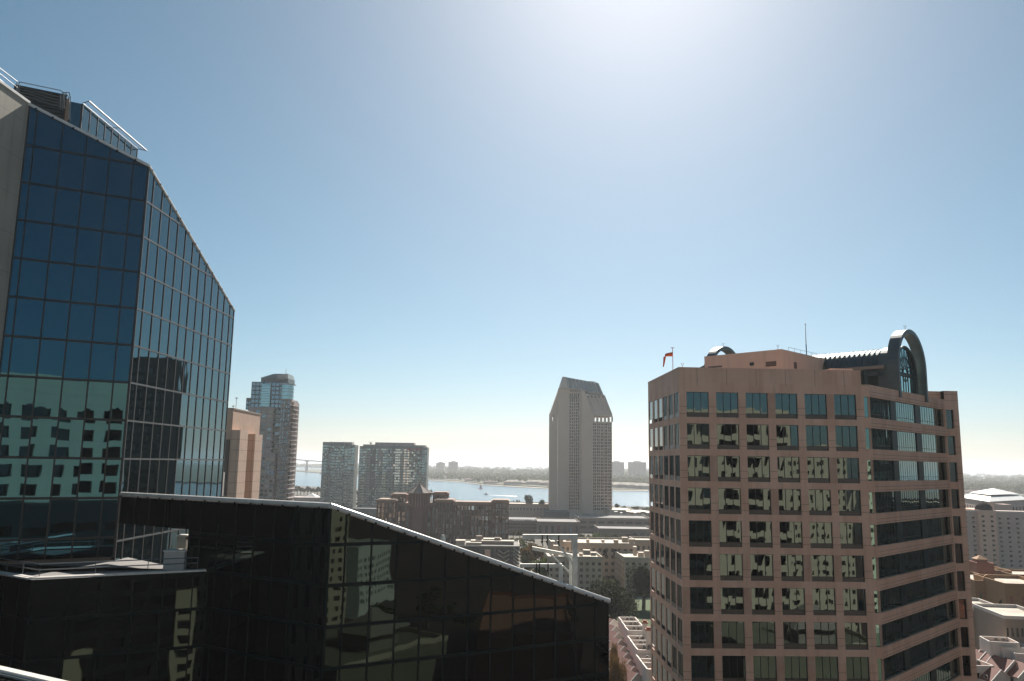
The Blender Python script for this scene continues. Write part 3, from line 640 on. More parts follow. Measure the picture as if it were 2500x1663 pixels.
for i in range(len(pts) - 1): mb.bar(pts[i], pts[i + 1], .16)
pts = [V(.28, .95 * math.cos(2 * math.pi * i / 14), VZ - .2 + .95 * math.sin(2 * math.pi * i / 14)) for i in range(15)]
for i in range(14): mb.bar(pts[i], pts[i + 1], .07)
mb.build('muntin_grid', 'dgreen', fw_)
def ring(s0, s1, ro, ri, zc, base=71.6):
    mb = MB(); A = [arc(ro, zc, s0, 28, base), arc(ro, zc, s1, 28, base), arc(ri, zc, s1, 28, base), arc(ri, zc, s0, 28, base)]
    for i in range(4): strip(mb, A[i], A[(i + 1) % 4])
    mb.build('ring_arch', 'arch', off)
ring(-.75, .75, 5.35, 4.78, 76.2); tr_, zr_ = onwall(q0w + U(-44) * 33, 46, 1766, 847)
def ring2(s0, s1, ro, ri, zc, tc):
    mb = MB(); f = lambda r, s: [V(s, tc - r * math.cos(math.pi * i / 28), zc + r * math.sin(math.pi * i / 28)) for i in range(29)]
    g = lambda r, s: [V(s, tc - r, 71.6)] + f(r, s) + [V(s, tc + r, 71.6)]
    A = [g(ro, s0), g(ro, s1), g(ri, s1), g(ri, s0)]
    for i in range(4): strip(mb, A[i], A[(i + 1) % 4])
    mb.build('ring_arch', 'arch', off)
ring2(32.3, 33.8, 5.35, 4.78, zr_ - 5.35, tr_)
mb = MB(); mb.bar(V(1.5, -VR - .5, 76.0), V(14, -VR - .5, 76.0), .6, .45); mb.build('service_beam', 'greyb', off)
mb = MB(); mb.box((MW - 3.5, .9, 71.6 - GZ), (MW - .6, 3.5, 74.6 - GZ)); mb.build('plant_box', 'stucco', off)
mb = MB(); mb.bar(V(4, -VR - 1.2, 71.7), V(4, -VR - 1.2, 75.6), .5); mb.bar(V(6.8, -VR - 1.2, 71.7), V(6.8, -VR - 1.2, 75.6), .5); mb.bar(V(2, -VR - 1.2, 75.0), V(9, -VR - 1.2, 75.0), .4, .5); mb.build('pipe_rack', 'dgreen', off)
# things standing on the office roof
def pole_thing(name, label, cat, px, pyt, pyb, Y, r, m='greyb', zb=None):
    p = np.array(P(px, pyt, Y)); zb = zb if zb is not None else P(px, pyb, Y)[2]; t = thing(name, label, cat, (p[0], p[1], zb)); return t, p[2] - zb
t, h = pole_thing('antenna_mast', 'tall thin antenna mast on the office penthouse roof', 'antenna', 1966, 793, 866, 126, .07, zb=ztp)
t.location.z = 71.6; h = P(1966, 793, 126)[2] - 71.6
mb = MB(); mb.tube([(0, 0, 0), (0, 0, h - 3.2)], .11, 8, .08); mb.build('mast', 'dgreen', t); mb = MB(); mb.tube([(0, 0, h - 3.2), (0, 0, h)], .07, 8, .035); mb.tube([(0, 0, h), (0, 0, h + .15)], .1, 6); mb.build('whip', 'greyb', t)
t, h = pole_thing('windsock', 'orange windsock drooping from a thin pole on the office roof', 'windsock', 1642, 850, 904, 108, .04, zb=71.6)
mb = MB(); mb.tube([(0, 0, 0), (0, 0, h)], .05, 6, .04); mb.box((-.25, -.05, h), (.25, .05, h + .07)); mb.build('pole', 'redpaint', t)
mb = MB(); mb.tube([(-.05, 0, h - .85), (-.5, 0, h - .9), (-.95, 0, h - 1.0), (-1.1, 0, h - 1.25), (-1.2, 0, h - 2.0), (-1.3, 0, h - 2.6)], .30, 10, .08); mb.build('sock', 'orange', t)
for lab, px, pyt, Y, zb in (('small lightning finial on the left corner of the office parapet', 1666, 889, 101.5, 74.25), ('small lightning finial on the peak of the office penthouse', 1899, 844, 108.6, ztp - .02), ('tiny finial on top of the far small ring arch', None, V(33, tr_, zr_), 0, 0), ('tiny finial on top of the big ring arch', None, V(0, 0, 81.55), 0, 0)):
    if px is None: q = toworld(off, pyt); zb = q[2] - .02; p = q + np.array([0, 0, .55])
    else: p = np.array(P(px, pyt, Y))
    t = thing('finial', lab, 'finial', (p[0], p[1], zb), group='small finials on the office roof'); h = max(p[2] - zb, .25); mb = MB()
    mb.tube([(0, 0, 0), (0, 0, h * .6)], .035, 6); mb.build('stem', 'redpaint', t)
    mb = MB(); mb.tube([(0, 0, h * .55), (-.13, 0, h)], .02, 5); mb.tube([(0, 0, h * .55), (.13, 0, h)], .02, 5); mb.tube([(-.13, 0, h), (-.13, 0, h + .1)], .05, 6); mb.tube([(.13, 0, h), (.13, 0, h + .1)], .05, 6); mb.build('prong', 'greyb', t)

# ================================================================ CITY BETWEEN THE TOWERS AND THE BAY
def zf(x0, y0, s): return lambda a, b: (x0 + a * s, y0 + b * s)
z1f, z2f, z3f, z5f, z7f, z8f = zf(540, 880, .2296), zf(860, 1060, .1913), zf(1240, 880, .3189), zf(1000, 1180, .308), zf(2300, 1080, .1914), zf(2300, 1360, .1932)
def block(name, label, cat, L_, R_, Y, az=90., dep=20., wm='cream', nx=0, nz=0, wf=.55, hf=.55, zb=GZ, gm='glassdk', group=None, sides='', par=.8, top=.9, cm=None, roofm='roofgrey', rdep=.25, nsd=4, base=3.5, cap=100):
    """block standing at zb whose front runs from photo point L_ (top left) at distance Y to photo column R_, along azimuth az"""
    p = np.array(P(L_[0], L_[1], Y)); W_ = onwall(p, az, R_[0], L_[1])[0]; H_ = p[2] - zb
    t = thing(name, label, cat, (p[0], p[1], zb), az, group); solid(t, W_, dep, H_, wm, nx, nz, wf, hf, gm, sides, par, top, cm, roofm, rdep, nsd, base, cap)
    return t, W_, H_
def solid(t, W_, dep, H_, wm, nx=0, nz=0, wf=.55, hf=.55, gm='glassdk', sides='', par=.8, top=.9, cm=None, roofm='roofgrey', rdep=.25, nsd=4, base=3.5, cap=100, x0=0, y0=0, wname='window', zs=0):
    hw = H_ - par; mb = MB(); specs = []
    def us(W, n): p = W / n; return [(p * i + p * (1 - wf) / 2, p * i + p * (1 + wf) / 2) for i in range(n)]
    def vs():
        f = (hw - top - base) / nz; return [(base + f * j + f * (1 - hf) / 2, base + f * j + f * (1 + hf) / 2) for j in range(nz)]
    c = [(x0, y0), (x0 + W_, y0), (x0 + W_, y0 + dep), (x0, y0 + dep)]
    for k, sd in enumerate('FRBL'):
        a, b = c[k], c[(k + 1) % 4]; L = math.dist(a, b); n = nx if sd == 'F' else (nsd if sd in sides else 0)
        sp = wallgrid(mb, a, b, zs, hw, us(L, n) if n and nz else [], vs() if n and nz else [], rdep)
        specs += sp
    mb.poly([v3(p, hw - .15) for p in c]); mb.build('wall', [wm, roofm] if False else wm, t)
    if par:
        mb = MB(); th = .35
        for a, b in zip(c, c[1:] + c[:1]): mb.obox(a, b, hw + .003, H_, th, .06)
        mb.build('parapet', cm or wm, t)
    r_ = MB(); e = .36; r_.poly([(x0 + e, y0 + e, hw + .01), (x0 + W_ - e, y0 + e, hw + .01), (x0 + W_ - e, y0 + dep - e, hw + .01), (x0 + e, y0 + dep - e, hw + .01)]); r_.build('roof', roofm, t)
    if specs: add_windows(t, specs, gm, jit=.01, cap=cap, name=wname)
    return specs
# --- tan ribbed tower right behind the glass tower
p = np.array(P(*z1f(130, 520), 300)); tan_ = thing('ribbed_concrete_tower', 'tan ribbed concrete tower just right of the blue glass tower', 'tower', (p[0], p[1], GZ), -1.5)
H_ = p[2] - GZ; Wt = onwall(p, -1.5, *z1f(418, 580))[0]; zlo = P(*z1f(210, 737), 296)[2] - GZ
# local x runs away from the camera, local y to the left
mb = MB(); mb.box((0, 0, 0), (Wt, 30, H_)); mb.build('shaft', 'tan', tan_)
mb = MB(); mb.box((-.2, -.2, H_ + .003), (Wt + .2, 30, H_ + .5)); mb.build('coping', 'greyb', tan_)
for k, (xa, xb) in enumerate(((205, 290), (368, 445))):
    w_ = np.array([p[0], p[1]]) + U(88.5) * 3.4
    t0 = onwall(w_, -1.5, *z1f(xa, 740))[0]; t1 = onwall(w_, -1.5, *z1f(xb, 740))[0]
    mb = MB(); mb.o = (t0, 0); mb.box((t0, -3.4, 0), (t1, .01, zlo - k * .8)); mb.build('ribbed_bay', 'tanrib', tan_)
mb = MB(); mb.box((-1.2, 0.5, 0), (-.003, 26, P(*z1f(90, 842), 300)[2] - GZ)); mb.build('louvre_bay', 'louvre', tan_)
for k, lab in enumerate(('left thin roof aerial on the tan ribbed tower', 'right thin roof aerial with a small head on the tan ribbed tower')):
    q = P(*z1f((128, 163)[k], (490, 405)[k]), 306); t = thing('roof_aerial', lab, 'aerial', (q[0], q[1], H_ + GZ)); hh = q[2] - H_ - GZ
    mb = MB(); mb.tube([(0, 0, 0), (0, 0, hh)], .10, 5); mb.build('mast', 'greyb', t); mb = MB(); mb.box((-.5, -.1, hh), (.5, .1, hh + .3)); mb.build('head', 'greyb', t)
# --- mauve condominium tower
Yc = 570.; S = Yc / math.cos(0) / 1944 * .2296 * 1.01
org = np.array(P(*z1f(205, 1480), Yc)); condo = thing('condo_tower', 'tall mauve and blue-grey condominium tower with a tiered crown and stacked balconies', 'apartment tower', (org[0], org[1], GZ))
cX = lambda a: P(*z1f(a, 900), Yc)[0] - org[0]; cZ = lambda b: P(*z1f(500, b), Yc)[2] - GZ
FH = 3.12
def tier(name, x0, x1, ytop, ybot, d0, d1, wm, nx, wf, hf, gm, cm='condow', dep=.35, pitch=FH, side=True, wn='window'):
    a, b = cX(x0), cX(x1); zt_, zb_ = cZ(ytop), max(cZ(ybot), 0); nz = max(1, int((zt_ - zb_) / pitch)); mb = MB()
    L = b - a; pch = L / nx; vs_ = [(zb_ + pitch * j + pitch * (1 - hf) / 2, zb_ + pitch * j + pitch * (1 + hf) / 2) for j in range(nz)]
    sp = wallgrid(mb, (a, d0), (b, d0), zb_, zt_, [(pch * i + pch * (1 - wf) / 2, pch * i + pch * (1 + wf) / 2) for i in range(nx)], vs_, dep)
    ns = max(1, int((d1 - d0) / pch)); ps = (d1 - d0) / ns
    sp += wallgrid(mb, (b, d0), (b, d1), zb_, zt_, [(ps * i + ps * (1 - wf) / 2, ps * i + ps * (1 + wf) / 2) for i in range(ns)] if side else [], vs_ if side else [], dep)
    mb.poly([(b, d1, zb_), (a, d1, zb_), (a, d1, zt_), (b, d1, zt_)]); mb.poly([(a, d1, zb_), (a, d0, zb_), (a, d0, zt_), (a, d1, zt_)])
    mb.poly([(a, d0, zt_), (b, d0, zt_), (b, d1, zt_), (a, d1, zt_)]); mb.build(name, wm, condo); return sp
sp = []
sp += tier('upper_block', 258, 605, 222, 500, 5, 30, 'condog', 8, .84, .7, 'glassC')
sp += tier('upper_block', 205, 258, 395, 520, 6, 26, 'condog', 2, .84, .7, 'glassC')
add_windows(condo, sp, 'glassC', cap=60); sp = []
sp += tier('stone_bay', 250, 520, 497, 990, 3, 30, 'condo', 4, .62, .62, 'glassC')
sp += tier('stone_bay', 430, 575, 985, 1600, 1, 30, 'condo', 3, .74, .66, 'glassC')
sp += tier('stone_bay', 205, 428, 990, 1600, 3, 30, 'condo', 5, .62, .62, 'glassC')
sp += tier('dark_bay', 520, 590, 497, 985, 6, 30, 'condog', 1, .8, .66, 'glassC')
add_windows(condo, sp, ['glassC', 'glassdk', 'curtain'], name='stone_bay_window', cap=100); sp = []
sp += tier('balcony_bay', 590, 690, 405, 1600, 4, 26, 'condo', 4, .62, .7, 'glassC')
sp += tier('balcony_bay', 690, 712, 430, 1600, 9, 24, 'condo', 1, .6, .7, 'glassC')
add_windows(condo, sp, ['glassC', 'glassC', 'glassdk', 'curtain'], name='bay_window', cap=100)
mb = MB(); a, b = cX(372), cX(468); z_ = cZ(250); mb.box((a, 4.2, cZ(490)), (b, 4.99, z_))
mb.build('glazed_strip', M['glassT'], condo)
mb = MB()
for i in range(14): mb.box((a - .1, 4.1, cZ(490) + i * 1.18 * (z_ - cZ(490)) / 16), (b + .1, 5, cZ(490) + i * 1.18 * (z_ - cZ(490)) / 16 + .25))
mb.build('strip_band', 'condog', condo)
# rounded glass corner, balcony slabs
def drum(name, cxx, cyy, r, z0, z1, m, a0=-140, a1=50, n=16):
    mb = MB(); mb.prism([(cxx, cyy)] + [(cxx + r * math.cos(R(a0 + (a1 - a0) * i / n)), cyy + r * math.sin(R(a0 + (a1 - a0) * i / n))) for i in range(n + 1)], z0, z1); return mb.build(name, m, condo)
cxx = cX(640); rr = cX(712) - cxx
drum('round_glass_corner', cxx, 5 + rr * .3, rr, cZ(405), cZ(240), M['glassT'])
for yb in (250, 300, 330, 372): drum('round_slab', cxx, 5 + rr * .3, rr * (1.30 if yb == 250 else 1.04), cZ(yb), cZ(yb) + .35, 'condow')
i = 0; z_ = 8
while z_ < cZ(440):
    mb = MB(); x0_, x1_ = cX(645), cX(726 if i % 2 else 718); mb.box((x0_, 1.6, z_), (x1_ - 1, 4, z_ + .22)); mb.box((x1_ - 1.3, 2.2, z_ + .002), (x1_ + .5, 20, z_ + .26))
    o = mb.build('balcony_slab', 'condow', condo); f = MB(); f.box((x0_, 1.62, z_ + .22), (x1_ - 1, 1.7, z_ + 1.15)); f.build('balustrade', 'condog', o); z_ += FH; i += 1
z_ = cZ(985)
while z_ < cZ(500): mb = MB(); mb.box((cX(515), 2.4, z_), (cX(578), 5.9, z_ + .3)); mb.build('balcony_slab', 'condow', condo); z_ += FH
# crown
mb = MB(); a, b = cX(342), cX(638); mb.box((a, 8, cZ(222)), (b, 26, cZ(175))); mb.build('crown_wall', 'condog', condo)
mb = MB(); lo = [(a - .4, 7.5, cZ(175)), (b, 7.5, cZ(175)), (b, 26, cZ(175)), (a - .4, 26, cZ(175))]; c_ = cX(470); hi = [(cX(470), 10, cZ(126)), (cX(625), 10, cZ(124)), (cX(625), 24, cZ(124)), (cX(470), 24, cZ(126))]
mb.hull(lo, hi); mb.build('crown_roof', 'hyroof', condo)
mb = MB()
for k in range(5): mb.bar((cX(515), 7.4, cZ(200 - k * 12)), (cX(640), 7.0, cZ(178 - k * 12)), .5, .35)
mb.build('crown_fin', 'condow', condo)
mb = MB(); mb.tube([(cX(575), 16, cZ(124)), (cX(575), 16, cZ(55))], .18, 6, .1); mb.build('spire', 'greyb', condo)
# --- the two green glass towers by the bay
Y = 960.
def bay_tower(name, label, pts, Y, floors, mixes, dep=24):
    """pts: (px_left, px_right, y_top) of each frontage strip with its own setback"""
    base = np.array(P(pts[0][0], 1235, Y)); t = thing(name, label, 'tower', (base[0], base[1], GZ)); specs = []; 
    for (xl, xr, yt, setb, nx, style) in pts:
        a = P(xl, yt, Y)[0] - base[0]; b = P(xr, yt, Y)[0] - base[0]; zt_ = P((xl + xr) / 2, yt, Y)[2] - GZ; f = (zt_ - 4) / floors; mb = MB()
        vs_ = [(4 + f * j + .28 * f, 4 + f * (j + 1) - .06 * f) for j in range(floors - 1)]; p_ = (b - a) / nx
        sp = wallgrid(mb, (a, setb), (b, setb), 0, zt_, [(p_ * i + p_ * .06, p_ * (i + 1) - p_ * .06) for i in range(nx)], vs_, .5 if style != 'B' else 1.5)
        mb.poly([(b, setb, 0), (b, dep, 0), (b, dep, zt_), (b, setb, zt_)]); mb.poly([(a, dep, 0), (a, setb, 0), (a, setb, zt_), (a, dep, zt_)])
        mb.poly([(b, dep, 0), (a, dep, 0), (a, dep, zt_), (b, dep, zt_)]); mb.poly([(a, setb, zt_), (b, setb, zt_), (b, dep, zt_), (a, dep, zt_)]); mb.build('facade', 'towf', t)
        specs.append((sp, style))
        if style == 'B':
            for j in range(floors - 1):
                s_ = MB(); z_ = 4 + f * j; s_.box((a + .3, setb - 1.6, z_), (b + 1.2, setb, z_ + .35)); o = s_.build('balcony_slab', 'condow', t)
                s_ = MB(); s_.box((a + .3, setb - 1.62, z_ + .35), (b + 1.2, setb - 1.5, z_ + 1.2)); s_.build('balustrade', 'glassT', o)
    return t, specs, base
t, sps, base = bay_tower('glass_tower', 'slim green glass tower by the bay, left of the broad one', [(787, 798, 1079, 3, 2, 'G'), (798, 812, 1080, 1, 3, 'D'), (812, 841, 1082, 0, 6, 'G'), (841, 866, 1086, 2, 3, 'B')], 960., 22, None)
for k, (sp, st) in enumerate(sps): add_windows(t, sp, {'G': ['glassT', 'glassT', 'glassC', 'curtain'], 'D': ['brown', 'glassdk', 'glassC', 'glassC'], 'B': ['glassT', 'glassdk', 'glassC']}[st], name=('corner_window', 'bay_window', 'window', 'balcony_window')[k], cap=70)
mb = MB(); mb.box((P(800, 1079, Y)[0] - base[0], 6, P(830, 1083, Y)[2] - GZ - 2), (P(857, 1081, Y)[0] - base[0], 20, P(830, 1079, Y)[2] - GZ)); mb.build('plant_screen', 'pinkroof', t)
t, sps, base = bay_tower('glass_tower', 'broad green glass hotel tower with a red roof sign, behind the pyramid roof', [(877, 888, 1089, 3, 2, 'G'), (888, 1000, 1089, 0, 26, 'D'), (1000, 1030, 1090, .6, 6, 'G'), (1030, 1043, 1092, 3, 2, 'G')], 960., 23, None)
M['glassL'] = glass('light_reflecting_glass', (.52, .56, .50), .05, .3)
for k, (sp, st) in enumerate(sps): add_windows(t, sp, {'G': ['glassT', 'glassC', 'glassT'], 'D': ['glassL', 'curtain', 'glassT', 'brown', 'curtain', 'glassC', 'glassT']}[st] if k != 2 else ['glassT', 'brown', 'glassT', 'curtain'], pick=(lambda q_: (int(q_[0][0] / 3.1) * 5 + int(q_[0][0] / 11)) % 6 if random.random() < .7 else None) if k == 1 else None, name=('corner_window', 'window', 'bay_window', 'end_window')[k], cap=100 if k == 1 else 60)  # mixed pale and brown panes stand in for reflections of the city
lx = lambda x: P(x, 1090, Y)[0] - base[0]; lz = lambda y: P(960, y, Y)[2] - GZ
mb = MB(); mb.box((lx(885), 3, lz(1090)), (lx(1038), 20, lz(1086))); mb.build('roof_screen', 'pinkroof', t)
mb = MB(); mb.box((lx(914), 5, lz(1087)), (lx(1010), 19, lz(1080.5))); o = mb.build('plant_screen', 'pinkroof', t)
for x in (942, 948, 959, 970, 975, 980): mb = MB(); mb.box((lx(x), 4.9, lz(1086.2)), (lx(x) + 1.6, 5, lz(1084.4))); mb.build('screen_vent', 'brown', o)
def text(body, root, loc, size, m, az=0, ext=.15, name='sign_letters', bold=0):
    cu = bpy.data.curves.new(name, 'FONT'); cu.body = body; cu.size = size; cu.extrude = ext; cu.align_x = 'CENTER'; cu.offset = bold
    o = bpy.data.objects.new(name, cu); col.objects.link(o); dg = bpy.context.evaluated_depsgraph_get(); me = bpy.data.meshes.new_from_object(o.evaluated_get(dg)); bpy.data.objects.remove(o)
    me.materials.clear(); me.materials.append(M[m]); o = bpy.data.objects.new(name, me); col.objects.link(o); o.parent = root; o.location = loc; o.rotation_euler = (math.pi / 2, 0, R(az)); return o
text('Marriott', t, ((lx(994) + lx(1028)) / 2, -.5, lz(1099.5)), 4.9, 'signred', bold=.10)
q = P(905, 1079, 966.); d = thing('roof_antenna', 'small antenna cluster on the left roof end of the broad glass tower', 'antenna', (q[0], q[1], lz(1086) + GZ)); hh = q[2] - d.location.z
mb = MB(); mb.tube([(0, 0, 0), (0, 0, hh)], .35, 6); mb.build('mast', 'greyb', d); mb = MB(); mb.box((-3.2, -.3, hh - .3), (2.2, .3, hh)); mb.box((-1.2, -.3, hh - 2.3), (1.6, .3, hh - 1.2)); mb.build('head', 'greyb', d)
# --- red-brown apartment block with pyramid roof
Y = 540.; base = np.array(P(919, 1330, Y)); apt = thing('brick_apartment_block', 'long red-brown apartment block with a grey pyramid-roofed tower in the middle', 'apartment block', (base[0], base[1], GZ))
ax = lambda a: P(*z2f(a, 900), Y)[0] - base[0]; az_ = lambda b: P(*z2f(1200, b), Y)[2] - GZ; azl = lambda a, b: P(*z2f(a, b), Y)[2] - GZ
allsp = []
def wing_(x0, x1, yt, d0, d1, nb, wf=.5, piers=True, name='brick_wall', eave=1.0):
    a, b = ax(x0), ax(x1); zt_ = azl((x0 + x1) / 2, yt); nz = int((zt_ - 1.5) / 3.3); mb = MB(); p_ = (b - a) / nb; us_ = []; 
    for i in range(nb):
        c_ = p_ * (i + .5); ww = p_ * (wf + (.18 if i % 2 else -.05)); us_.append((c_ - ww / 2, c_ + ww / 2))
    vs_ = [(zt_ - 1.6 - 3.3 * (j + 1) + .5, zt_ - 1.6 - 3.3 * j) for j in range(nz)][::-1]
    sp = wallgrid(mb, (a, d0), (b, d0), 0, zt_, us_, vs_, .9); n2 = max(1, int((d1 - d0) / 4)); p2_ = (d1 - d0) / n2
    sp += wallgrid(mb, (b, d0), (b, d1), 0, zt_, [(p2_ * (i + .25), p2_ * (i + .75)) for i in range(n2)], vs_, .5)
    mb.poly([(b, d1, 0), (a, d1, 0), (a, d1, zt_), (b, d1, zt_)]); mb.poly([(a, d1, 0), (a, d0, 0), (a, d0, zt_), (a, d1, zt_)]); mb.poly([(a, d0, zt_), (b, d0, zt_), (b, d1, zt_), (a, d1, zt_)])
    mb.build(name, 'brick', apt); allsp.extend(sp)
    mb = MB(); mb.box((a - .7, d0 - .7, zt_ + .003), (b + .7, d1 + .5, zt_ + .45)); mb.box((a - .25, d0 - .25, zt_ - 1.0), (b + .25, d0 - .003, zt_)); mb.box((a + .3, d0 + .3, zt_ + .453), (b - .3, d1 - .3, zt_ + eave)); mb.build('cornice', 'brickt', apt)
    for zz_ in (2, 5): mb = MB(); mb.box((a - .12, d0 - .2, zt_ - 1.6 - 3.3 * zz_ + .1), (b + .12, d0 - .002, zt_ - 1.6 - 3.3 * zz_ + .45)); mb.build('string_course', 'brickt', apt)
    for i in range(0, nb + 1, 2):
        mb = MB(); x_ = a + p_ * i; mb.box((x_ - .22, d0 - .35, 0), (x_ + .22, d0 - .203, zt_ - 1.05)); mb.build('pilaster', 'brickt', apt)
wing_(315, 560, 850, 0, 18, 5); wing_(560, 1055, 905, 5, 20, 9); wing_(1060, 1290, 852, -1, 18, 5); wing_(1290, 1785, 885, .5, 17, 11); wing_(1785, 2000, 858, -1, 18, 5)
wing_(470, 660, 785, 10, 24, 4); wing_(1010, 1200, 765, 10, 24, 4)
add_windows(apt, allsp, ['glassdk', 'brown', 'glassC', 'glassdk', 'curtain'], cap=100)
cxp, cyp = (ax(668) + ax(1000)) / 2, 9; ro = (ax(1000) - ax(668)) / 2; zpe = azl(830, 762)
oc = lambda r, z, y0=cyp: [(cxp + r * math.cos(R(22.5 + 45 * i)) * 1.0, y0 + r * math.sin(R(22.5 + 45 * i)), z) for i in range(8)]
mb = MB(); mb.hull(oc(ro * .86, 0), oc(ro * .86, zpe)); mb.build('tower_wall', 'brick', apt)
for i in range(8):
    for k in (.2, .5, .8):
        A_ = np.array(oc(ro * .875, 0)[i][:2]); B_ = np.array(oc(ro * .875, 0)[(i + 1) % 8][:2]); q = A_ + (B_ - A_) * k; mb = MB(); mb.box((q[0] - .2, q[1] - .2, zpe - 9), (q[0] + .2, q[1] + .2, zpe - .3)); mb.build('tower_pilaster', 'brickt', apt)
mb = MB(); mb.hull(oc(ro * .98, zpe - .2), oc(ro * 1.05, zpe + .5)); mb.build('tower_eave', 'brickt', apt)
mb = MB(); apx = azl(832, 632); r1_ = oc(ro * 1.0, zpe + .52)
for i in range(8): mb.poly([r1_[i], r1_[(i + 1) % 8], (cxp, cyp, apx)])
mb.build('pyramid_roof', 'slate', apt)
mb = MB()
for i in range(8): mb.bar(tuple(np.array(r1_[i])), (cxp, cyp, apx), .28)
mb.tube([(cxp, cyp, apx), (cxp, cyp, apx + 2.5)], .12, 5); mb.build('roof_ridge', 'brick', apt)
# --- beige hotel tower with chamfered top
Y = 850.; base = np.array(P(1344, 1250, Y)); hy = thing('hotel_tower', 'tall beige hotel tower with chamfered sloping shoulders and a bluish metal roof', 'hotel tower', (base[0], base[1], GZ))
hx = lambda a, Yy=Y: P(*z3f(a, 800), Yy)[0] - base[0]; hzz = lambda b: P(*z3f(560, b), Y)[2] - GZ
FHH = (hzz(478) - hzz(1135)) / 13 / 2
def solidpoly(name, pl, z0, z1, m): mb = MB(); mb.prism(pl, z0, z1); return mb.build(name, m, hy)
# left shaft: smooth slab, narrow setback, window strip; right shaft: smooth return and window face
X = {k: hx(k) for k in (325, 345, 383, 470, 560, 600, 645, 797)}
top = lambda a, b: hzz(b)
hs = hzz(405); hr = hzz(425)
prof = lambda a: P(*z3f(a, 0), Y)[0] - base[0]
mb = MB(); pl = [(X[325], 9), (X[383], 9.0), (X[383], 36), (X[325], 36)]
mb.prism(pl, 0, hzz(462)); mb.prism([(X[325], 9), (X[345] - .4, 9.0), (X[345] - .4, 36), (X[325], 36)], hzz(462), hzz(422)); mb.prism([(prof(362), 9), (X[383], 9.0), (X[383], 36), (prof(362), 36)], hzz(462), hzz(422)); mb.build('side_slab', 'hyatt', hy)
lo = [(X[325], 9, hzz(422)), (X[383], 9, hzz(422)), (X[383], 36, hzz(422)), (X[325], 36, hzz(422))]; hi = [(prof(400), 14, hzz(208)), (prof(402), 14, hzz(208)), (prof(402), 34, hzz(208)), (prof(400), 34, hzz(208))]
mb = MB(); mb.hull([(X[325], 9, hzz(422.5)), (X[383] + .1, 9, hzz(422.5)), (X[383] + .1, 36, hzz(422.5)), (X[325], 36, hzz(422.5))], [(X[325], 9, hzz(403)), (X[383] + .1, 9, hzz(403)), (X[383] + .1, 36, hzz(403)), (X[325], 36, hzz(403))]); mb.build('cap_slab', 'hyatt', hy)
mb = MB(); mb.hull([(X[325], 9, hzz(402.5)), (X[383] + 4, 9, hzz(402.5)), (X[383] + 4, 36, hzz(402.5)), (X[325], 36, hzz(402.5))], [(prof(397), 9, hzz(210)), (prof(420), 9, hzz(210)), (prof(420), 36, hzz(210)), (prof(397), 36, hzz(210))]); mb.build('left_shoulder', 'hyatt', hy)
mb = MB(); sp = wallgrid(mb, (X[383], 7.5), (X[560], 3), 0, hzz(212), [], [], .4); 
mb.poly([(X[560], 3, 0), (X[560] + 2, 34, 0), (X[560] + 2, 34, hzz(212)), (X[560], 3, hzz(212))]); mb.poly([(X[383] + 2, 34, 0), (X[383], 7.5, 0), (X[383], 7.5, hzz(212)), (X[383] + 2, 34, hzz(212))]); mb.poly([(X[383], 7.5, hzz(212)), (X[560], 3, hzz(212)), (X[560] + 2, 34, hzz(212)), (X[383] + 2, 34, hzz(212))])
mb.build('left_shaft', 'hyatt', hy)
z0_, z1_ = hzz(1150), hzz(300); nfl = int((z1_ - z0_) / 3.15); fl = (z1_ - z0_) / nfl
mb = MB(); Wl = X[560] - X[470]; vs_ = [(z0_ + fl * j + .8, z0_ + fl * (j + 1)) for j in range(nfl)] + [(hzz(298), hzz(250))]
uu_ = (np.array([X[560], 3]) - np.array([X[383], 7.5])); uu_ /= np.linalg.norm(uu_); st_ = np.array([X[470], 7.5 - 4.5 * (X[470] - X[383]) / (X[560] - X[383]) - .5])
p_ = Wl / 5.6
spL = wallgrid(mb, st_, st_ + uu_ * Wl, 3, hzz(225), [(p_ * (i + .2), p_ * (i + .82)) for i in range(5)], vs_, .45)
e_ = st_ + uu_ * Wl; mb.poly([v3(e_, 3), (e_[0], 3.5, 3), (e_[0], 3.5, hzz(225)), v3(e_, hzz(225))]); mb.poly([v3(st_, hzz(225)), v3(e_, hzz(225)), (e_[0], e_[1] + 1.5, hzz(225)), (st_[0], st_[1] + 1.5, hzz(225))]); mb.build('window_bay', 'hyatt', hy)
add_windows(hy, spL, 'hyglass', cap=100)
# right shaft
mb = MB(); mb.prism([(X[560], -4), (X[645], -6), (X[645], 30), (X[560], 30)], 0, hzz(425)); mb.hull([(X[560], -4, hzz(424.5)), (X[645], -6, hzz(424.5)), (X[645], 30, hzz(424.5)), (X[560], 30, hzz(424.5))], [(X[560], -3.6, hzz(235)), (X[560] + 3, -3.6, hzz(235)), (X[560] + 3, 26, hzz(235)), (X[560], 26, hzz(235))]); mb.build('right_shear_wall', 'hyatt', hy)
mb = MB(); Wr = X[797] - X[645]; p_ = Wr / 5; z1_ = hzz(480); nfl = int((z1_ - z0_) / 3.15); fl = (z1_ - z0_) / nfl
us_ = []
for i in range(5): us_ += [(p_ * i + .5, p_ * i + p_ / 2 - .2), (p_ * i + p_ / 2 + .2, p_ * (i + 1) - .5)]
A_, B_ = (X[645] + .002, -6.0), (X[797], -1.0)
spR = wallgrid(mb, A_, B_, 0, hzz(468), us_, [(z0_ + fl * j + .9, z0_ + fl * (j + 1)) for j in range(nfl)], .5)
mb.poly([v3(B_, 0), (X[797], 30, 0), (X[797], 30, hzz(468)), v3(B_, hzz(468))]); mb.poly([v3(A_, hzz(468)), v3(B_, hzz(468)), (X[797], 30, hzz(468)), (X[645], 30, hzz(468))]); mb.build('right_shaft', 'hyatt', hy)
add_windows(hy, spR, 'hyglass', name='grid_window', cap=100)
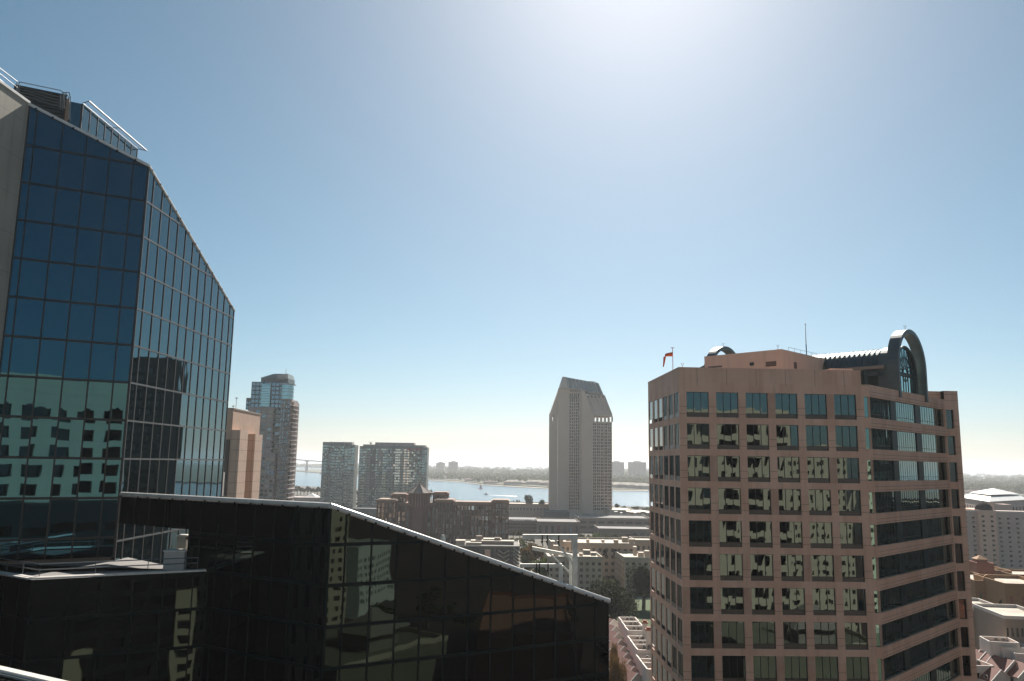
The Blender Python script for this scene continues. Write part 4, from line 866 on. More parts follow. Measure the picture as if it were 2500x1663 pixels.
for i in range(6):
    mb = MB(); x_ = X[645] + p_ * i * (.985) + .1; y_ = -6 + 5 * i / 5; mb.box((x_ - .1, y_, hzz(467.5)), (x_ + 1.3, y_ + 3, hzz(425.5))); mb.box((x_ - .1, 26, hzz(467.5)), (x_ + 1.3, 29, hzz(425.5))); mb.build('loggia_pier', 'hyatt', hy)
mb = MB(); mb.hull([(X[645], -6.2, hzz(425)), (X[797] + .3, -1.2, hzz(425)), (X[797] + .3, 30, hzz(425)), (X[645], 30, hzz(425))], [(X[645], -6.2, hzz(417)), (X[797] + .3, -1.2, hzz(417)), (X[797] + .3, 30, hzz(417)), (X[645], 30, hzz(417))]); mb.build('loggia_lintel', 'hyatt', hy)
# sloping shoulder with fins on the right
lo = [(X[645], -6.0, hzz(416.5)), (X[797], -1.0, hzz(416.5)), (X[797], 30, hzz(416.5)), (X[645], 30, hzz(416.5))]
xt0, xt1 = prof(600), prof(742); hi = [(xt0, 5, hzz(262)), (xt1, 8, hzz(262)), (xt1, 26, hzz(262)), (xt0, 26, hzz(262))]
mb = MB(); mb.hull(lo, hi); mb.build('right_shoulder', 'hyatt', hy)
for i in range(6):
    f = i / 5; a = np.array(lo[0]) * (1 - f) + np.array(lo[1]) * f; b = np.array(hi[0]) * (1 - f) + np.array(hi[1]) * f; mb = MB(); mb.hull([tuple(a + np.array([-.7, -.6, .0])), tuple(a + np.array([.7, -.6, 0])), tuple(a + np.array([.7, 2, 0])), tuple(a + np.array([-.7, 2, 0]))], [tuple(b + np.array([-.7, -2.4, 0])), tuple(b + np.array([.7, -2.4, 0])), tuple(b + np.array([.7, 2, 0])), tuple(b + np.array([-.7, 2, 0]))]); mb.build('shoulder_fin', 'hyatt', hy)
for i in range(5):
    f = (i + .5) / 5; b = np.array(hi[0]) * (1 - f) + np.array(hi[1]) * f; a = np.array(lo[0]) * (1 - f) + np.array(lo[1]) * f; q = b + (a - b) * .16; mb = MB(); mb.hull([tuple(q + np.array([-1.3, -1.0, -4])), tuple(q + np.array([1.3, -1.0, -4])), tuple(q + np.array([1.3, 1, -4])), tuple(q + np.array([-1.3, 1, -4]))], [tuple(b + np.array([-.9, -.9, -1])), tuple(b + np.array([.9, -.9, -1])), tuple(b + np.array([.9, 1, -1])), tuple(b + np.array([-.9, 1, -1]))]); mb.build('dormer_window', 'glassdk', hy)
# metal mansard roof
mb = MB(); mb.hull([(prof(397), 4, hzz(211)), (prof(560), 2.6, hzz(221)), (prof(738), 5, hzz(262)), (prof(738), 30, hzz(262)), (prof(397), 30, hzz(211))], [(prof(425), 12, hzz(117)), (prof(565), 12, hzz(140)), (prof(703), 12, hzz(163)), (prof(703), 22, hzz(163)), (prof(425), 22, hzz(117))]); mb.build('metal_roof', 'hyroof', hy)
for i in range(9):
    f = i / 8; xa = prof(470 + 258 * f); xb = prof(460 + 240 * f); za = hzz(212 + 45 * f); zb_ = hzz(122 + 40 * f); mb = MB(); mb.bar((xa, 2.9 + 1.6 * f, za), (xb, 11.8, zb_), .5, .5); mb.build('roof_seam', 'hyatt', hy)
mb = MB(); mb.hull([(prof(397), 3.4, hzz(211)), (prof(463), 2.8, hzz(211)), (prof(463), 8, hzz(211)), (prof(397), 8, hzz(211))], [(prof(425), 11.5, hzz(117)), (prof(452), 11.5, hzz(119)), (prof(452), 14, hzz(119)), (prof(425), 14, hzz(117))]); mb.build('roof_gable', 'hyatt', hy)
mb = MB(); mb.bar((prof(395), 2.2, hzz(211)), (prof(565), 1.6, hzz(222)), 1.2, .7); mb.bar((prof(565), 1.8, hzz(226)), (prof(740), 4.2, hzz(262)), 1.0, .5); mb.build('roof_cornice', 'hyatt', hy)
mb = MB(); mb.bar((prof(635), 15, hzz(148)), (prof(685), 15, hzz(152)), .5); mb.bar((prof(650), 15, hzz(160)), (prof(650), 15, hzz(148)), .5); mb.build('roof_crane', 'greyb', hy)
text('HYATT', hy, ((prof(490) + prof(548)) / 2, 3.0, hzz(240)), 3.6, 'signgrey', az=-8, bold=.08)

# ================================================================ TREES
def crownmesh(name, n, seed, leaf=.045, lobes=9, flat=.8):
    """unit crown (radius ~1) of many small leaf clumps spread through lobed volumes"""
    r = random.Random(seed); L = [(0, 0, 0, .62)] + [(r.uniform(-.6, .6), r.uniform(-.6, .6), r.uniform(-.35, .5) * flat, r.uniform(.28, .48)) for _ in range(lobes)]
    V_, F_ = [], []
    for i in range(n):
        lx_, ly_, lz_, lr = r.choice(L); u_ = r.uniform(-1, 1); a = r.uniform(0, 6.283); q = math.sqrt(1 - u_ * u_); k = lr * (r.random() ** .28) * r.uniform(.85, 1.12)
        c = Vector((lx_ + q * math.cos(a) * k, ly_ + q * math.sin(a) * k, (lz_ + u_ * k * flat)))
        nn = Vector((r.gauss(0, 1), r.gauss(0, 1), r.gauss(.5, 1))).normalized(); t1 = nn.orthogonal().normalized(); t2 = nn.cross(t1); s = leaf * r.uniform(.6, 1.5); k0 = len(V_)
        V_ += [tuple(c + t1 * s), tuple(c + t2 * s * .8), tuple(c - t1 * s), tuple(c - t2 * s * .8)]; F_.append((k0, k0 + 1, k0 + 2, k0 + 3))
    me = bpy.data.meshes.new(name); me.from_pydata(V_, [], F_); me.materials.append(M['leaf']); return me
CR_BIG = [crownmesh('crown', 15000, 11 + i, .026, 22) for i in range(2)]
CR_MID = [crownmesh('crown', 1800, 31 + i, .06, 8) for i in range(4)]
def trunkmesh(seed):
    r = random.Random(seed); mb = MB(); mb.tube([(0, 0, 0), (.02, .01, .35), (0, .03, .7)], .055, 7, .035)
    for i in range(5):
        a = i * 1.3 + r.random(); mb.tube([(0, 0, .42 + .05 * i), (.18 * math.cos(a), .18 * math.sin(a), .62 + .05 * i), (.34 * math.cos(a), .34 * math.sin(a), .8)], .022, 5, .008)
    me = bpy.data.meshes.new('trunk'); me.from_pydata(mb.v, [], mb.f); me.materials.append(M['bark']); return me
TR = [trunkmesh(3), trunkmesh(4)]
CRM = {}
def tree(loc, w_, h, label, group=None, leaf='leaf', big=False, name='tree', cut=.28):
    t = thing(name, label, 'tree', loc, group=group); me = random.choice(CR_BIG if big else CR_MID)
    key = (me.name, leaf)
    if key not in CRM: m2_ = me.copy(); m2_.materials[0] = M[leaf]; CRM[key] = m2_
    c = bpy.data.objects.new('crown', CRM[key]); col.objects.link(c); c.parent = t; ch = h * (1 - cut)
    c.location = (0, 0, h * cut + ch * .5); c.scale = (w_ / 2, w_ / 2, ch / 2 / .75); c.rotation_euler.z = random.uniform(0, 6.28)
    k = bpy.data.objects.new('trunk', random.choice(TR)); col.objects.link(k); k.parent = t; k.scale = (min(h * .9, w_ * 1.05), min(h * .9, w_ * 1.05), h * .95); return t
def treeP(x0, x1, yt, Y, zb, label, **k):
    a = P((x0 + x1) / 2, yt, Y); w_ = P(x1, yt, Y)[0] - P(x0, yt, Y)[0]; return tree((a[0], a[1], zb), w_, a[2] - zb, label, **k)
treeP(1418, 1572, 1401, 275, GZ, 'huge dark spreading fig tree on the lawn, right of the wing end', leaf='leaf', big=True, name='fig_tree', cut=.12)
treeP(1528, 1612, 1366, 330, GZ, 'tall dark fig tree half hidden by the office, before the cream apartments', leaf='leaf', big=True, name='fig_tree', cut=.1)
treeP(1468, 1512, 1410, 320, GZ, 'feathery lighter tree behind the big fig tree', leaf='leaf2')
treeP(1440, 1470, 1412, 300, GZ, 'rounded dark tree left behind the big fig tree', leaf='leaf')
treeP(1266, 1310, 1334, 420, GZ, 'brownish bare tree left of the cream apartments, nearest the terraced roofs', leaf='leaf3')
treeP(1290, 1352, 1322, 430, GZ, 'wide brown tree under the long davit beam', leaf='leaf3')
treeP(1308, 1350, 1358, 372, GZ, 'small bright green tree beside the pale car park', leaf='leafb')
treeP(1270, 1300, 1352, 380, GZ, 'low olive tree at the left end of the pale car park', leaf='leaf2')
for i, (x0, x1, yt, Y, lf) in enumerate(((1244, 1262, 1296, 620, 'leaf2'), (1258, 1280, 1294, 610, 'leaf2'), (1276, 1296, 1298, 600, 'leaf3'), (1296, 1312, 1303, 590, 'leaf2'))):
    treeP(x0, x1, yt, Y, GZ, ['leftmost tree before the parking garage, touching the red-brown block', 'second tree from the left before the parking garage', 'brownish tree before the parking garage', 'rightmost small tree before the parking garage'][i], leaf=lf, group='trees before the garage')
for i, (x0, x1, yt, Y, lf) in enumerate(((1408, 1432, 1302, 560, 'leaf2'), (1444, 1470, 1300, 570, 'leafb'), (1466, 1494, 1304, 560, 'leaf2'), (1492, 1516, 1303, 570, 'leaf2'), (1510, 1536, 1306, 565, 'leaf3'))):
    treeP(x0, x1, yt, Y, GZ, ['leftmost tree before the podium, next to the tall davit post', 'bright tree before the podium', 'middle tree before the podium', 'fourth tree from the left before the podium', 'rightmost brownish tree before the podium'][i], leaf=lf, group='trees before the podium')
for (x0, x1, yt, Y, lab) in ((1277, 1306, 1206, 900, 'large round tree on the tan hall roofline by the water'), (1310, 1337, 1218, 900, 'low round tree right beside the large one, left of the beige hotel'), (1258, 1270, 1219, 930, 'small pale tree left of the large round one by the water'), (1247, 1258, 1221, 930, 'tiny pale tree above the left end of the tan hall'),
    (1499, 1516, 1228, 1000, 'dark tree at the water right of the beige hotel'), (1513, 1530, 1234, 990, 'second dark tree right of the beige hotel'), (1536, 1566, 1234, 980, 'wide flat tree before the sparkling water'), (1562, 1592, 1237, 970, 'tree before the sparkling water touching the office edge'), (1046, 1060, 1194, 1100, 'small dark tree beside the pyramid roof'), (1104, 1124, 1222, 900, 'faint tree behind the red-brown block roofline')):
    treeP(x0, x1, yt, Y, GZ, lab, leaf='leaf' if 'dark' in lab or 'large' in lab else 'leaf2')
treeP(2438, 2487, 1462, 262, GZ, 'dark round tree before the ochre building at the right edge', leaf='leaf')
treeP(1478, 1530, 1588, 175, GZ, 'reddish autumn tree beside the white townhouses at the bottom edge', leaf='leaf3', cut=.2, big=True)
treeP(1486, 1512, 1560, 190, GZ, 'smaller reddish tree against the wing end at the bottom', leaf='leaf3', cut=.2, big=True)
for i in range(11):
    x = 702 + i * 8.2; treeP(x - 9, x + 9, 1184 + (i * 37 % 11), 1290 + 20 * (i % 3), GZ, ['dark shore tree touching the condominium tower', 'second shore tree from the condominium tower', 'third shore tree from the condominium tower', 'fourth shore tree from the condominium tower', 'fifth shore tree, behind the white tent', 'sixth shore tree, behind the white tent', 'seventh shore tree, right of the white tent peak', 'eighth shore tree from the condominium tower', 'ninth shore tree from the condominium tower', 'tenth shore tree, next to the slim glass tower', 'last shore tree, touching the slim glass tower'][i], leaf='leaf', group='trees along the shore by the condominium')
for x0, x1, yt, Y, lab in ((864, 880, 1197, 1250, 'tall shore tree in the gap between the two glass towers'), (866, 884, 1218, 1100, 'low tree in the gap between the two glass towers'), (860, 876, 1226, 1000, 'front tree in the gap at the foot of the slim glass tower')):
    treeP(x0, x1, yt, Y, GZ, lab, leaf='leaf2' if 'front' in lab else 'leaf')

# ================================================================ MIDDLE DISTANCE
wbox('low_hall', 'low brown-roofed hall left of the slim glass tower', 'hall', 697, 783, 1214, 1120, GZ, 30, 'greyb', 'pinkroof')
def tent(px0, px1, ya, yb, Y, label):
    p = np.array(P(px0, yb, Y)); q = np.array(P(px1, yb, Y)); W_ = q[0] - p[0]; h = P((px0 + px1) / 2, ya, Y)[2] - GZ; t = thing('event_tent', label, 'tent', (p[0], p[1], GZ)); h0 = p[2] - GZ
    mb = MB(); b_ = [(0, 0, h0), (W_, 0, h0), (W_, W_, h0), (0, W_, h0)]
    for i in range(4): mb.poly([b_[i], b_[(i + 1) % 4], (W_ / 2, W_ / 2, h)])
    mb.build('canopy', 'coping', t); mb = MB(); mb.box((.5, .5, 0), (W_ - .5, W_ - .5, h0 - .1)); mb.build('side_wall', 'white', t)
tent(742, 773, 1205, 1213.5, 1140, 'white peaked tent roof between the condominium and the slim glass tower')
block('bay_hall', 'blue-grey low building at the foot of the broad glass tower', 'building', (858, 1241), (922, 0), 800, 90, 25, 'condog', 10, 3, .8, .45, gm='glassdk')
block('tan_hall', 'long low tan hall left of the beige hotel, in front of the water', 'hall', (1243, 1229.5), (1342, 0), 880, 90, 40, 'tan', 12, 1, .7, .35, gm='brown', cm='brickt', roofm='creamroof')
block('service_block', 'dark flat service block at the foot of the beige hotel', 'building', (1330, 1250), (1390, 0), 790, 90, 30, 'dkgrey', 0, 0)
tg, Wg, Hg = block('parking_garage', 'open-deck parking garage with cars on its roof', 'parking garage', (1235, 1270), (1316, 0), 660, 92, 50, 'greyb', 9, 3, .86, .52, gm='brown', cm='greyb', rdep=2.0, base=1.)
def carmesh():
    mb = MB(); mb.hull([(-2.2, -.9, .35), (2.2, -.9, .35), (2.2, .9, .35), (-2.2, .9, .35)], [(-2.15, -.85, .85), (2.15, -.85, .8), (2.15, .85, .8), (-2.15, .85, .85)]); return mb
def car(loc, rz, m, label, group):
    t = thing('parked_car', label, 'car', loc, 90 - rz, group); carmesh().build('body', m, t)
    mb = MB(); mb.hull([(-1.3, -.78, .84), (1.0, -.78, .84), (1.0, .78, .84), (-1.3, .78, .84)], [(-.8, -.65, 1.4), (.45, -.65, 1.4), (.45, .65, 1.4), (-.8, .65, 1.4)]); mb.build('cabin', 'glassC', t)
    for x in (-1.4, 1.4):
        for y in (-.9, .9): mb = MB(); mb.tube([(x, y - .1, .33), (x, y + .1, .33)], .33, 10); mb.build('wheel', 'black', t)
for n_, c_ in (('carw', (.7, .7, .7)), ('carb', (.03, .04, .06)), ('cars', (.35, .36, .37)), ('carr', (.3, .03, .02))): M[n_] = mat('car_paint_' + n_[-1], c_, .25, c2=tuple(v * .95 for v in c_))
cm_ = ['carw', 'cars', 'carb', 'carw', 'carr', 'cars', 'carw', 'carb', 'carw', 'cars', 'carw', 'carb', 'carw', 'cars']
def fleet(n, fx, group, where):
    k = 0; cn = {'carw': 'white', 'carb': 'dark', 'cars': 'silver', 'carr': 'red'}
    ordn = ['leftmost', 'second', 'third', 'fourth', 'fifth', 'sixth', 'seventh', 'eighth', 'ninth', 'tenth', 'eleventh', 'twelfth', 'thirteenth', 'fourteenth', 'fifteenth', 'sixteenth']
    for i in range(n):
        m = cm_[(i * 5 + n) % 14]; car(*fx(i), m, '%s car, %s from the left %s' % (cn[m], ordn[i], where) if i else '%s car, leftmost %s' % (cn[m], where), group)
q_ = tg.location
fleet(13, lambda i: ((q_.x + 2.2 + i * (Wg - 4) / 13, q_.y + 4.0 + (i % 2) * .6, q_.z + Hg - .78), 90), 'cars parked on the garage roof', 'on the garage roof')
tp, Wp, Hp = block('podium_building', 'grey podium with tall banner bays at the foot of the beige hotel', 'building', (1312, 1273), (1416, 0), 640, 90, 45, 'greyb', 7, 1, .42, .74, gm='dkgrey', cm='greyb', base=1.5, top=1.2, par=.9)
pw_ = Wp / 7
for i, mc in ((2, 'redpaint'), (3, 'dkgrey'), (4, 'condog')):
    M['bn%d' % i] = mat('banner_cloth_%d' % i, [(.30, .07, .06), (.16, .15, .17), (.18, .22, .30)][i - 2], .8, c2=[(.35, .25, .24), (.30, .2, .18), (.38, .40, .42)][i - 2], nscale=.8)
    mb = MB(); mb.box((pw_ * (i + 1) + pw_ * .36, -.12, 3.5), (pw_ * (i + 1) + pw_ * .64, -.03, Hp - 3.5)); mb.build('banner', 'bn%d' % i, tp)
block('podium_building', 'wide low grey podium with square dark openings, right of the banner bays', 'building', (1413, 1263), (1592, 0), 690, 90, 50, 'greyb', 8, 2, .72, .5, gm='dkgrey', cm='creamroof', par=1.2, base=2)
ta, Wa, Ha = block('arcade_building', 'low pale building with arches and a railed roof terrace, left of the office', 'building', (1462, 1290), (1596, 0), 600, 90, 35, 'greyb', 0, 0, cm='greyb', par=1.)
for i in range(3):
    mb = MB(); xx = Wa * (.66 + .13 * i); r_ = Wa * .052; pts = [(xx - r_, -.15, 0), (xx + r_, -.15, 0)] + [(xx + r_ * math.cos(math.pi * k / 10), -.15, 5.2 + r_ * math.sin(math.pi * k / 10)) for k in range(11)]
    mb.poly(pts); mb.build('arched_opening', 'dkgrey', ta)
mb = MB(); mb.box((Wa * .05, -1.0, Ha - 3.6), (Wa * .62, -.01, Ha - 3.2)); mb.build('ledge', 'creamroof', ta)
wbox('flat_roof_hall', 'tan flat-roofed hall right of the beige hotel before the water', 'hall', 1487, 1542, 1245, 830, GZ, 40, 'cream', 'creamroof')
wbox('flat_roof_hall', 'pale roofed hall at the office edge, below the sparkling water', 'hall', 1536, 1592, 1251, 800, GZ, 40, 'greyb', 'creamroof')
for i, (x, w2) in enumerate(((1500, 8), (1515, 5), (1530, 7), (1548, 6), (1566, 9), (1580, 5))):
    wbox('roof_unit', ['leftmost', 'second', 'third', 'fourth', 'fifth', 'rightmost'][i] + ' roof unit from the left on the hall roofs by the bay', 'roof unit', x, x + w2, 1249 + i % 2 * 3, 795, P(x, 1257, 795)[2], 4, 'creamroof', 'coping', group='roof units on the hall roofs by the bay')
# terraced building with white chevron parapets
tt_, Wt_, Ht_ = block('terraced_building', 'dark building with stepped white chevron parapets left of the tall davit frame', 'building', (1111, 1331), (1268, 0), 430, 90, 32, 'dkgrey', 14, 4, .5, .4, gm='glassdk', cm='creamroof', par=.6)
X_ = lambda a: P(*z5f(a, 600), 430)[0] - tt_.location.x; Z_ = lambda b: P(*z5f(650, b), 430)[2] - GZ
for k, (a, b, yt, yb, y0_) in enumerate(((475, 825, 478, 512, 12), (440, 560, 488, 520, 8), (575, 720, 468, 490, 16), (360, 430, 466, 476, 3))):
    mb = MB(); mb.box((X_(a), y0_, Z_(yb) - 1.5), (X_(b), y0_ + 7, Z_(yt))); mb.build('roof_structure', ['greyb', 'creamroof', 'greyb', 'creamroof'][k], tt_); mb = MB(); mb.box((X_(a) - .2, y0_ - .2, Z_(yt) + .003), (X_(b) + .2, y0_ + 7, Z_(yt) + .25)); mb.build('roof_edge', 'creamroof', tt_)
for a in (515, 665): mb = MB(); mb.box((X_(a), 15, Z_(470)), (X_(a + 48), 18, Z_(440 if a < 600 else 452))); mb.build('roof_unit', 'greyb', tt_)
mb = MB(); mb.box((X_(595), -1, 0), (X_(640), 2, Z_(525))); mb.build('stair_tower', 'stucco', tt_)
for r_ in range(3):
    for (xa, xm, xb) in ((700, 738, 745), (745, 752, 790)):
        za, zb2 = Z_(528 + 32 * r_), Z_(556 + 32 * r_); mb = MB()
        mb.bar((X_(xa), -.4 - r_ * 1.5, za if xa == 700 else zb2), (X_(xb), -.4 - r_ * 1.5, zb2 if xa == 700 else za), .5, .5); mb.build('chevron_parapet', 'creamroof', tt_)
for r_ in range(5):
    mb = MB(); mb.bar((X_(822), -.3 - r_, Z_(508 + 26 * r_)), (X_(872), -3 - r_, Z_(545 + 26 * r_)), .5, .5); mb.build('chevron_parapet', 'creamroof', tt_)
# pale car park
pp = [G(x, y, GZ + .06)[:2] for x, y in ((1258, 1374), (1385, 1374), (1400, 1422), (1268, 1425))]; mb = MB(); mb.prism([(p[0], p[1]) for p in pp][::-1], GZ - .2, GZ + .06, bottom=False); structure('car_park', mb, 'paver')
fleet(6, lambda i: (G(1272 + i * 15, 1387, GZ + .06), 85), 'cars in the pale car park', 'in the pale car park')
# cream mediterranean apartments
def cream(label, L_, R_, Y, dep, nx, nz, az=88., sides='', **k):
    t, W_, H_ = block('cream_apartment_block', label, 'apartment block', L_, (R_, 0), Y, az, dep, 'cream', nx, nz, k.pop('wf', .5), .5, sides=sides, cm='creamroof', roofm='creamroof', par=1.0, base=1.0, top=.8, gm=['glassdk', 'brown'], rdep=.35, **k)
    mb = MB(); mb.box((-.25, -.3, H_ - 2.0), (W_ + .25, -.003, H_ - 1.6)); mb.build('cornice', 'cream', t); return t, W_, H_
c1, W1, H1 = cream('central cream apartment block with two arched windows under its parapet', (1411, 1325), 1550, 400, 30, 9, 5)
for fx in (.47, .66):
    mb = MB(); r_ = 1.05; xx = W1 * fx; pts = [(xx - r_, -.02, H1 - 6.0), (xx + r_, -.02, H1 - 6.0)] + [(xx + r_ * math.cos(math.pi * k / 10), -.02, H1 - 4.1 + r_ * math.sin(math.pi * k / 10)) for k in range(11)]; mb.poly(pts); mb.build('arched_window', 'glassdk', c1)
cream('left front cream block with a dark band under its roof edge', (1338, 1358), 1471, 365, 22, 9, 5)
c3, W3, H3 = cream('right front cream block beside the office corner', (1524, 1360), 1600, 372, 26, 5, 5, sides='L')
cream('rear left cream block seen over the tall davit brace', (1345, 1322), 1404, 440, 20, 5, 3)
cream('rear right cream block at the office edge', (1552, 1318), 1604, 430, 20, 4, 3)
for i, (x, w2, yt, yb, Y) in enumerate(((1425, 16, 1344, 1357, 360), (1443, 12, 1350, 1359, 362), (1415, 8, 1352, 1360, 364), (1365, 10, 1316, 1323, 436), (1382, 12, 1314, 1322, 438), (1500, 10, 1319, 1327, 395), (1520, 13, 1313, 1326, 398), (1537, 11, 1317, 1327, 398), (1433, 6, 1318, 1326, 400), (1548, 7, 1336, 1359, 374), (1560, 12, 1350, 1362, 376), (1576, 10, 1346, 1362, 376), (1352, 12, 1333, 1359, 368), (1470, 6, 1319, 1326, 402))):
    wbox('roof_stair_box', ['tallest white roof box over the left front cream block', 'middle white roof box over the left front cream block', 'small white roof box over the left front cream block', 'left roof box of the rear left cream block', 'right roof box of the rear left cream block', 'low roof box right of the arched windows', 'tall roof box near the right end of the central cream block', 'rightmost roof box of the central cream block', 'small roof box at the left end of the central cream block', 'slender white chimney box on the right front cream block', 'bright roof box on the right front cream block', 'roof box nearest the office on the right front cream block', 'stair box beside the davit brace on the left front cream block', 'small roof box above the arched windows'][i], 'roof box', x, x + w2, yt, Y + 4, P(x, yb + 1, Y)[2], 4, 'cream', 'creamroof', group='roof boxes on the cream apartments')
# lawn, paths and road
def patch(name, pts, m, dz):
    pl = [G(x, y, GZ)[:2] for x, y in pts]; mb = MB(); a = sum(pl[i][0] * pl[(i + 1) % len(pl)][1] - pl[(i + 1) % len(pl)][0] * pl[i][1] for i in range(len(pl)))
    if a < 0: pl.reverse()
    mb.prism(pl, GZ - .2, GZ + dz, bottom=False); structure(name, mb, m)
patch('lawn', ((1420, 1440), (1640, 1440), (1640, 1560), (1420, 1560)), 'lawn', .02)
patch('path', ((1540, 1459), (1640, 1459), (1640, 1463), (1540, 1463)), 'paver', .03)
patch('road', ((1235, 1426), (1640, 1426), (1640, 1438), (1235, 1438)), 'asph', .02)
patch('road', ((2350, 1548), (2560, 1575), (2560, 1592), (2350, 1566)), 'asph', .03)
patch('pavement', ((2350, 1566), (2560, 1592), (2560, 1700), (2350, 1700)), 'paver', .025)
patch('alley', ((1470, 1530), (1640, 1530), (1660, 1800), (1470, 1800)), 'asph', .03)
# white townhouses: two stepped rows beside the wing end
ORD = ['first', 'second', 'third', 'fourth', 'fifth', 'sixth', 'seventh', 'eighth', 'ninth', 'tenth', 'eleventh', 'twelfth']
def townhouse(loc, az, W_, D_, h, label, kind, group):
    t = thing('white_townhouse', label, 'townhouse', loc, az, group); mb = MB(); specs = wallgrid(mb, (0, 0), (W_, 0), 0, h, [(W_ * .2, W_ * .4), (W_ * .6, W_ * .8)], [(1.2, 2.6), (4.3, 5.7), (7.2, 8.4)] if h > 9 else [(1.2, 2.6), (4.3, 5.7)], .2)
    specs += wallgrid(mb, (W_, 0), (W_, D_), 0, h, [(D_ * .2, D_ * .35), (D_ * .6, D_ * .8)], [(1.2, 2.6), (4.3, 5.7)], .2); wallgrid(mb, (W_, D_), (0, D_), 0, h, [], []); specs += wallgrid(mb, (0, D_), (0, 0), 0, h, [(D_ * .3, D_ * .45), (D_ * .65, D_ * .8)], [(1.2, 2.6), (4.3, 5.7)], .2)
    mb.poly([(0, 0, h), (W_, 0, h), (W_, D_, h), (0, D_, h)]); mb.build('wall', 'white', t); add_windows(t, specs, 'glassdk')
    if kind == 'flat':
        mb = MB(); c = [(0, 0), (W_, 0), (W_, D_), (0, D_)]
        for a, b in zip(c, c[1:] + c[:1]): mb.obox(a, b, h + .003, h + 1.0, .3, .03)
        mb.build('parapet', 'white', t); mb = MB(); mb.poly([(.3, .3, h + .02), (W_ - .3, .3, h + .02), (W_ - .3, D_ - .3, h + .02), (.3, D_ - .3, h + .02)]); mb.build('roof', 'stucco', t)
        for k in range(2): mb = MB(); x_ = W_ * (.35 + .25 * k); mb.box((x_, D_ * .45, h + .03), (x_ + .8, D_ * .45 + .8, h + 1.2)); mb.tube([(x_ + .4, D_ * .45 + .4, h + 1.2), (x_ + .4, D_ * .45 + .4, h + 1.45)], .3, 8); mb.build('air_conditioner', 'dkgrey', t)
    else:
        mb = MB(); r_ = h + W_ * .42; mb.poly([(0, 0, h), (W_, 0, h), (W_ / 2, 0, r_)]); mb.poly([(W_, D_, h), (0, D_, h), (W_ / 2, D_, r_)]); mb.build('gable', 'white', t)
        mb = MB(); mb.hull([(-.25, .1, h - .1), (W_ / 2, .1, r_ + .02), (W_ / 2, D_ - .1, r_ + .02), (-.25, D_ - .1, h - .1)], [(-.25, .1, h + .1), (W_ / 2, .1, r_ + .2), (W_ / 2, D_ - .1, r_ + .2), (-.25, D_ - .1, h + .1)]); mb.hull([(W_ + .25, .1, h - .1), (W_ + .25, D_ - .1, h - .1), (W_ / 2, D_ - .1, r_ + .02), (W_ / 2, .1, r_ + .02)], [(W_ + .25, .1, h + .1), (W_ + .25, D_ - .1, h + .1), (W_ / 2, D_ - .1, r_ + .2), (W_ / 2, .1, r_ + .2)]); mb.build('tile_roof', 'redroof', t)
        for y_ in (-.25, D_ - .05):
            mb = MB(); mb.bar((-.3, y_ + .15, h + .05), (W_ / 2, y_ + .15, r_ + .3), .18, .22); mb.bar((W_ / 2, y_ + .15, r_ + .3), (W_ + .3, y_ + .15, h + .05), .18, .22); mb.build('gable_coping', 'coping', t)
    return t
for i in range(9):
    f = i / 8; x = 1518 + 62 * f; y = 1517 + 130 * f; q = G(x, y, 16.5); townhouse((q[0], q[1], GZ), 88, 5.2, 6.4, 10.6 + (i % 3) * .5, 'flat white townhouse with roof units, %s from the back of its row' % ORD[i] if i else 'flat white townhouse with roof units, farthest one of its row', 'flat', 'flat white townhouses in a row')
for i in range(9):
    f = i / 8; x = 1480 + 52 * f ** 1.25; y = 1528 + 138 * f; q = G(x, y, 13.5); townhouse((q[0], q[1], GZ), 64, 5.6, 6.8, 7.6, 'red-roofed white gable house left of the flat row, %s from the back' % ORD[i] if i else 'red-roofed white gable house left of the flat row, farthest back', 'gable', 'gabled white townhouses left of the flat row')
for i, (x, y, h) in enumerate(((1574, 1514, 6), (1583, 1531, 5))):
    q = P(x, y, 222 - 14 * i); t = thing('chimney_stack', ['taller white chimney stack with a brick-red top on the lawn side', 'shorter white chimney stack by the office corner'][i], 'chimney', (q[0], q[1], GZ)); H2 = q[2] - GZ
    mb = MB(); mb.box((-.6, -.6, 0), (.6, .6, H2 - .8)); mb.build('shaft', 'white', t); mb = MB(); mb.box((-.8, -.8, H2 - .8), (.8, .8, H2 - .4)); mb.box((-.5, -.5, H2 - .4), (.5, .5, H2)); mb.build('top', 'terra', t)
# lower right: townhouses
for i, (x, y, zt2, az, W_, D_, h, kd, lab) in enumerate(((2416, 1571, 17, 100, 7.2, 7, 11.5, 'flat', 'large flat-topped white house at the right edge, nearest the road'), (2447, 1584, 16, 102, 7, 7, 10.5, 'flat', 'flat white house stepping down right of the large one'), (2478, 1600, 15, 100, 6, 7, 9.5, 'flat', 'flat white house at the very right edge'),
    (2370, 1600, 13, 70, 7, 9, 7, 'gable', 'red-tiled gable house touching the office, upper one'), (2398, 1616, 12.5, 75, 6.5, 8, 7, 'gable', 'red-tiled gable house in the middle of the lower right group'), (2448, 1632, 12.5, 78, 7.2, 9, 7, 'gable', 'red-tiled gable house with a broad white gable at the bottom right'), (2372, 1640, 11, 88, 6, 7, 6.5, 'flat', 'low white house front with a dark garage opening beside the office'), (2420, 1650, 11, 78, 6, 7, 5.5, 'gable', 'lowest red-tiled gable house at the bottom edge'), (2486, 1646, 12, 80, 7, 8, 7, 'gable', 'red-tiled gable house in the bottom right corner'))):
    q = G(x, y, zt2); townhouse((q[0], q[1], GZ), az, W_, D_, h - (0 if kd == 'flat' else 1), lab, kd, 'white townhouses at the lower right')
